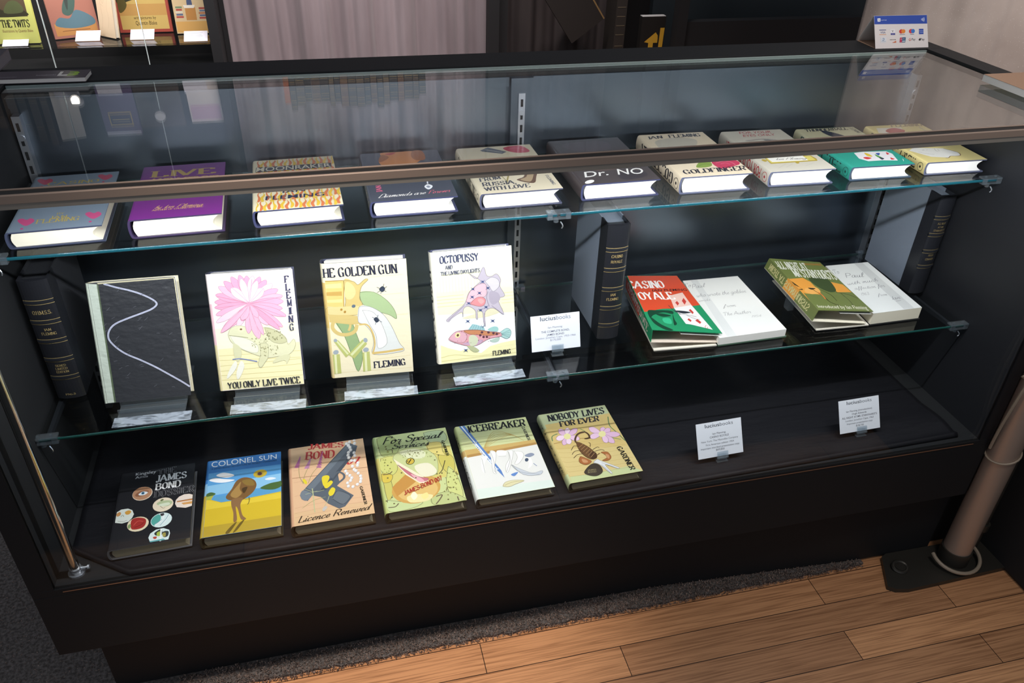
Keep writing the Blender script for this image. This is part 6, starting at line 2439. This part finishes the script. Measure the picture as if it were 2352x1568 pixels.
for i in range(40):
    t = i / 39
    z = .36 + .75 * t
    a = PI * .95 + .5 * math.sin(t * 5)
    cp.append((1.868 - .003 * z + (.0365 + .010 * abs(math.sin(t * 9))) * math.cos(a), -.016 + .003 * z + (.0365 + .006 * abs(math.sin(t * 7))) * math.sin(a), z))
tag(MB().tube(cp, .0032, 8).build('power_cable', M['cable'], smooth=True), 'beige cable running up the side of the steel pole', 'cable')
for z, tl, lab in ((.345, .012, 'lower plastic tie around the steel pole'), (.515, -.03, 'upper plastic tie with its cut tail around the steel pole')):
    tb = MB()
    tb.tube([(1.868 - .003 * z + .0325 * math.cos(a), -.016 + .003 * z + .0325 * math.sin(a), z + tl * math.cos(a)) for a in [2 * PI * i / 24 for i in range(24)]], .0022, 6, closed=True)
    if z > .5:
        tb.box((1.868 - .041, -.024, z + .030), (1.868 - .031, -.016, z + .038))
        tb.tube([(1.868 - .040, -.020, z + .036), (1.868 - .056, -.022, z + .048)], .0018, 6)
    tag(tb.build('cable_tie', M['cable'], smooth=True), lab, 'cable tie', 'ties on the pole')
hk = MB().tube([(1.826, -.052, .225), (1.818, -.055, .218), (1.815, -.055, .205), (1.821, -.054, .197)], .0035, 8)
dt = MB()
dt.box((1.972, -.75, 0), (2.60, .34, .70))
tag(dt.build('draped_table', M['drape'], bevel=.01), 'black draped table at the right edge beyond the pole', 'table')

tag(MB().box((1.838, .0490, 0.0), (1.968, .0530, .69)).build('black_cloth_panel', M['drape']), 'black cloth panel filling the gap between the case and the draped table', 'cloth panel')  # black sheet standing in for the shadow behind the pole

# ------------------------------------------------------------------ behind the case: cabinet of picture books
cab = thing('book_cabinet', 'tall black cabinet with glass shelves of picture books behind the case', 'cabinet', (-.7, 3.0, 0))
co = Vector((.7, -3.0, 0))


def kpart(mb, name, m, **k):
    o = mb.build(name, m, cab, **k)
    o.location = co
    return o


kpart(MB().box((-2.0, 3.30, .0075), (.14, 3.34, 2.5)), 'back_board', M['drape'])
kpart(MB().box((.103, 2.80, .0075), (.145, 3.30, 2.5)), 'side_post', M['drape'])
kpart(MB().box((-2.0, 2.80, .0075), (.103, 3.30, .42)), 'lower_box', M['drape'])
for zz in (.585, 1.700):
    kpart(MB().box((-2.0, 2.81, zz - .008), (.10, 3.29, zz)), 'glass_plate', M['shelf_glass'])
for ex in (-.533, -.16):
    kpart(MB().box((ex - .0013, 2.786, .43), (ex + .0013, 2.796, 2.45)), 'door_edge', mat('lit_glass_edge', 'e6f4f2', .2, coat=.5))
kb = MB()
kb.tube([(-.163, 2.79, 1.845), (-.163, 2.775, 1.845)], .022, 20)
kpart(kb, 'door_knob', M['white'])


def bg_book(name, label, x, y, z, W, H, T, base, cmds, rz=0.0, tilt=0.12, pages='pages', group='picture books in the back cabinet', edge='e0d8c0'):
    mt = Matrix.Translation((x, y, z)) @ Matrix.Rotation(rz, 4, 'Z') @ Matrix.Rotation(PI / 2 - tilt, 4, 'X')
    r_ = thing(name, label, 'book', mtx=mt, group=group)
    mb = MB()
    mb.box((0, 0, T - .002), (W, H, T), base)
    mb.box((0, 0, 0), (W, H, .002), base)
    mb.box((0, 0, .002), (.003, H, T - .002), base)
    draw(mb, cmds, lambda u, v, L: (u * W, v * H, T + L * 3 * EPS), H / W)
    mb.build('cover', M['matte_print'], r_, fix=False)
    MB().box((.0032, .003, .0022), (W - .004, H - .003, T - .0022)).build('page_block', M[pages], r_)
    return r_


bg_book('picture_book', 'yellow-green picture book with a dark meadow picture in the back cabinet', -.765, 2.885, .587, .178, .25, .018, 'd6d878',
        """P60503c 60,420,880,420,880,960,60,960
P98a468 60,700,880,700,880,960,60,960
S3c3a28 80,430,120,620,220,680,300,560,420,520,560,600,700,620,820,520,860,430
S5c6440 400,480,520,640,700,660,820,560,760,480
T26261c 275,255,865,255,865,370,275,370 DTHE TWITS
T8c5c48 262,178,912,178,912,222,262,222 SIllustrations by Quentin Blake""")
bg_book('picture_book', 'red picture book with a blue and ochre landscape standing slightly turned', -.545, 2.935, .587, .185, .26, .016, 'a87060',
        """Pc08a50 60,40,960,40,960,230,60,230
S5a7884 100,200,200,320,420,300,600,420,900,300,920,180,500,140
S486058 300,400,420,600,640,640,560,420,420,340
S3c4440 420,420,520,700,560,960,420,960,400,700
L6c3c28 10,200,110,500,112,800,110""", rz=.40)
bg_book('picture_book', 'open cream book showing a pencil drawing beside the red picture book', -.352, 2.985, .587, .10, .26, .022, 'd8c0a0',
        """Lac8c70 8,200,120,300,300,260,500,400,480
Lac8c70 8,300,700,420,520,600,700,560,860
Lac8c70 6,600,150,700,300,640,480,760,600
Lac8c70 6,200,500,360,640,300,800,420,900""", rz=-.75)
bg_book('picture_book', 'large yellow picture book with a red border in the back cabinet', -.292, 3.03, .587, .222, .28, .016, 'a84a3c',
        """Pd2b468 55,45,945,45,945,960,55,960
Pc89c58 55,250,945,250,945,420,55,420
S3c3c24 60,420,300,470,600,520,945,480,945,560,600,580,300,560,60,600
Lf0ecd8 10,200,500,500,540,900,520
S5c5428 60,300,160,330,220,420,150,520,60,480
T3c2c18 300,195,720,195,720,240,300,240 Swith pictures by
T3c2c18 320,110,720,110,720,170,320,170 SQuentin Blake""")
bg_book('picture_book', 'cream picture book with stacks of coloured books at the cabinet post', -.048, 2.985, .587, .146, .25, .016, 'd6bc90',
        """Pd8a860 20,20,980,20,980,200,20,200
Pc08848 340,220,640,220,640,430,340,430
S4c5878 420,450,560,450,540,600,440,600
Pb04c44 60,260,270,260,270,290,60,290
P5c6c8c 70,300,260,300,260,330,70,330
Pd8d0bc 50,340,260,340,260,370,50,370
Pb04c44 80,380,250,380,250,410,80,410
P788c6c 70,420,260,420,260,450,70,450
Pb04c44 720,240,950,240,950,270,720,270
P5c6c8c 740,280,940,280,940,310,740,310
Pb87858 720,320,930,320,930,350,720,350
P6c7c94 750,360,940,360,940,390,750,390
Pa84c44 740,400,930,400,930,430,740,430
Pe8e0d0 330,420,600,420,640,470,300,470""")
for (x, y, lab) in ((-.725, 2.83, 'white card in front of the yellow-green picture book'), (-.455, 2.885, 'white card in front of the red picture book'), (-.235, 2.885, 'white card in front of the large yellow picture book'), (-.008, 2.825, 'white card in front of the cream picture book')):
    mt = Matrix.Translation((x, y, .5865)) @ Matrix.Rotation(.42, 4, 'X')
    mb = MB().box((0, 0, 0), (.098, .07, .0012), 'e8e6f0')
    draw(mb, 'Sa0a0b0 200,800,800,800,800,830,200,830\nPa0a0b0 250,600,750,600,750,630,250,630\nPa0a0b0 200,480,800,480,800,510,200,510\nPb0b0c0 300,360,700,360,700,385,300,385'.replace('Sa0', 'Pa0'), lambda u, v, L: (u * .098, v * .07, .0012 + L * 3 * EPS), .7)
    c = mb.build('shelf_card', M['matte_print'], fix=False)
    c.matrix_world = mt
    tag(c, lab, 'card', 'cards in the back cabinet')
# the shelf above, seen mirrored in the glass top
BN = [(-.86, .05, .19, '5c4a3c'), (-.80, .05, .21, '64503e'), (-.745, .035, .24, '3c3834'), (-.70, .035, .26, '4c4036'), (-.655, .03, .28, '54463a')]
for i, (x, w, h, c) in enumerate(BN):
    mb = MB().box((0, 0, 0), (w - .003, .15, h), c)
    mb.box((.004, -.0006, h * .75), (w - .007, 0, h * .76), 'a08858').box((.004, -.0006, h * .3), (w - .007, 0, h * .31), 'a08858')
    o = mb.build('old_book', M['matte_print'])
    o.location = (x, 2.86, 1.7005)
    tag(o, ['brown book first from the left on the high cabinet shelf', 'brown book second from the left on the high cabinet shelf', 'dark book third from the left on the high cabinet shelf', 'brown book fourth from the left on the high cabinet shelf', 'tall brown book beside the white open book on the high shelf'][i], 'book', 'old books on the high cabinet shelf')
bg_book('picture_book', 'white open book on the high cabinet shelf, mirrored in the case top', -.61, 2.86, 1.7005, .10, .26, .02, 'e4ded4', 'Pd8d2c8 480,10,520,10,520,990,480,990', rz=.35, tilt=.1, group='books on the high cabinet shelf')
bg_book('picture_book', 'violet book with a gold label on the high cabinet shelf', -.42, 2.86, 1.7005, .15, .25, .02, '6c5c84',
        'Pd0b070 180,560,820,560,820,820,180,820\nP4c4468 210,590,790,590,790,790,210,790\nPd8c080 260,700,740,700,740,720,260,720\nPe6e0ec 20,930,980,930,980,985,20,985', tilt=.1, group='books on the high cabinet shelf')
bg_book('picture_book', 'flat brown book on the high cabinet shelf behind the door knob', -.265, 2.86, 1.7005, .19, .22, .02, '4c4038', 'P443830 50,50,950,50,950,950,50,950', tilt=.1, group='books on the high cabinet shelf')
bg_book('picture_book', 'pink and white book on the high shelf by the cabinet post', -.045, 2.86, 1.7005, .14, .205, .02, 'e4dcd8', 'Pd8b8d0 40,600,960,600,960,940,40,940\nLc07c9c 10,60,630,940,630', tilt=.1, group='books on the high cabinet shelf')
for (x, lab) in ((-.585, 'white card before the white open book, mirrored in the case top'), (-.41, 'white card before the violet book, mirrored in the case top'), (-.05, 'white card before the pink and white book, mirrored in the case top')):
    c = MB().box((0, 0, 0), (.10, .0015, .068), 'e6e6f0').build('shelf_card', M['matte_print'])
    c.location = (x, 2.828, 1.7005)
    c.rotation_euler.x = -.3
    tag(c, lab, 'card', 'cards on the high cabinet shelf')
sl = thing('spotlight', 'small glowing spotlight in the back cabinet, mirrored in the case top', 'lamp', (-.497, 2.80, 1.765))
MB().tube([(0, .0, 0), (0, .05, .02)], .022, 16).build('housing', M['white'], sl)
MB().tube([(0, -.003, 0), (0, .0, 0)], .016, 16).build('bulb', M['lamp'], sl)


# ------------------------------------------------------------------ curtains, row of old books above them, dark bay
def curtain(name, x0, x1, y, z0, z1, m, label, folds, amp, seed, lean_=0.0):
    rr = random.Random(seed)
    ph = [rr.uniform(0, 6.28) for _ in range(5)]
    n, k = int((x1 - x0) * 130), 14
    vs, fs = [], []
    for j in range(k + 1):
        z = z0 + (z1 - z0) * j / k
        for i in range(n + 1):
            X = x0 + (x1 - x0) * i / n
            t = X * folds
            d = amp * (math.sin(t * 6.28 + ph[0] + .5 * math.sin(t * 2.1 + ph[1])) + .45 * math.sin(t * 14.3 + ph[2] + .3 * z) + .25 * math.sin(t * 27 + ph[3] + z))
            vs.append((X + lean_ * z, y + d * (1 - .15 * math.sin(z * 3 + X * 5)), z))
    for j in range(k):
        for i in range(n):
            a = j * (n + 1) + i
            fs.append((a, a + 1, a + n + 2, a + n + 1))
    mb = MB()
    mb.add(vs, fs)
    o = mb.build(name, m, smooth='all')
    s = o.modifiers.new('thickness', 'SOLIDIFY'); s.thickness = .003
    return tag(o, label, 'curtain')


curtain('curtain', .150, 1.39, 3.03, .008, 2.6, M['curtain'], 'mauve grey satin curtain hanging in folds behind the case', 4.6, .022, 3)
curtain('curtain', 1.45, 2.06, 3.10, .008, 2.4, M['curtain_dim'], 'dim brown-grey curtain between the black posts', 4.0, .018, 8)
tag(MB().box((1.345, 2.80, .0075), (1.395, 2.86, 2.5)).build('black_post', M['drape']), 'slim black post at the right edge of the mauve curtain', 'post', 'black posts behind the case')
tag(MB().box((1.405, 2.86, .0075), (1.450, 2.92, 2.5)).build('black_post', M['drape']), 'second slim black post, before the dim curtain', 'post', 'black posts behind the case')
bs = thing('wall_shelf', 'narrow dark shelf of old bindings before the mauve curtain, mirrored in the glass', 'shelf', (.78, 2.88, 1.655))
MB().box((-.63, -.07, -.012), (.58, .09, 0)).build('board', M['drape'], bs)
MB().box((-.63, .078, -1.647), (-.61, .09, -.012)).box((.585, .06, -1.647), (.60, .072, 0)).build('legs', M['drape'], bs)
x = .385
SPC = ['5a4030', '3c3430', '443a34', '2c2a2c', '4c3a30', '363030', '54483c', '2e2c30']
k = 0
ORD = 'first second third fourth fifth sixth seventh eighth ninth tenth eleventh twelfth thirteenth fourteenth fifteenth sixteenth seventeenth eighteenth nineteenth twentieth'.split()
while x < 1.13 and k < 20:
    w = rnd.uniform(.024, .042); h = rnd.uniform(.16, .22)
    c = '9c5a3c' if k == 0 else SPC[k % 8]
    mb = MB().box((0, 0, 0), (w - .002, .12, h), c)
    for v in (.18, .38, .58, .78, .92):
        mb.box((.002, -.0006, h * v), (w - .004, 0, h * v + .003), '9c8450')
    o = mb.build('old_book', M['matte_print'])
    o.location = (x, 2.83, 1.6555)
    tag(o, '%s old gilt binding from the left in the row mirrored in the glass' % ORD[k], 'book', 'old bindings mirrored in the glass')
    x += w; k += 1
fb = thing('gilt_edged_book', 'dark book with gilt edges leaning at an angle before the dim curtain', 'book', mtx=Matrix.Translation((1.80, 2.93, .50)) @ Matrix.Rotation(-.62, 4, 'Y'))
MB().box((0, 0, 0), (.20, .02, .30), '2c2826').box((.193, -.001, .0), (.20, 0, .30), '8c7048').box((0, -.001, .294), (.20, 0, .30), '6c5840').build('cover', M['matte_print'], fb)
so_ = thing('dark_binding', 'dark narrow binding with faint gilt bands beside the yellow arrow book', 'book', (2.01, 2.90, .36))
mb = MB().box((0, 0, 0), (.055, .15, .36), '38332f')
for v in (.35, .5, .62, .74, .86): mb.box((.006, -.001, .36 * v), (.049, 0, .36 * v + .004), '6c6250')
mb.build('cover', M['matte_print'], so_)
tag(MB().box((1.46, 2.84, .30), (2.26, 3.03, .36)).build('low_shelf', M['drape']), 'low black shelf under the dim curtain books', 'shelf')
yb = thing('arrow_book', 'black box with a yellow arrow standing behind the case', 'box', (2.105, 2.79, .36))
mb = MB().box((0, 0, 0), (.125, .036, .287), '1c1a18')
mb.add([(x_, -.001, z_) for x_, z_ in ((.045, .0), (.07, .0), (.07, .165), (.092, .165), (.092, .185), (.09, .20), (.078, .215), (.022, .170), (.045, .165))], [(0, 1, 2, 8), (8, 2, 3, 4, 5, 6, 7)], 'd8a834')
mb.add([(x_, -.001, z_) for x_, z_ in ((.098, 0), (.118, 0), (.122, .235), (.100, .235))], [(0, 1, 2, 3)], 'd8a834')
mb.build('shell', M['matte_print'], yb, fix=False)
MB().box((.002, .002, .2875), (.123, .034, .290)).build('top_edge', M['card'], yb)
bp = MB().box((2.27, 2.74, 0), (2.32, 2.80, 2.4)).box((2.32, 2.76, 0), (3.9, 2.82, .625))
tag(bp.build('black_counter', M['drape']), 'low black counter right of the arrow box', 'counter')
tag(MB().box((2.33, 3.20, 0), (4.3, 3.24, 2.4)).build('dark_screen', mat('dark_blue_grey_screen', '2c3438', .5)), 'dark blue-grey screen standing behind the black counter', 'screen')
curtain('plastic_sheet', 2.145, 3.3, 1.20, 0, 2.3, M['sheet'], 'sparkling grey-brown plastic sheet hanging at the right behind the case', 3.0, .010, 21)
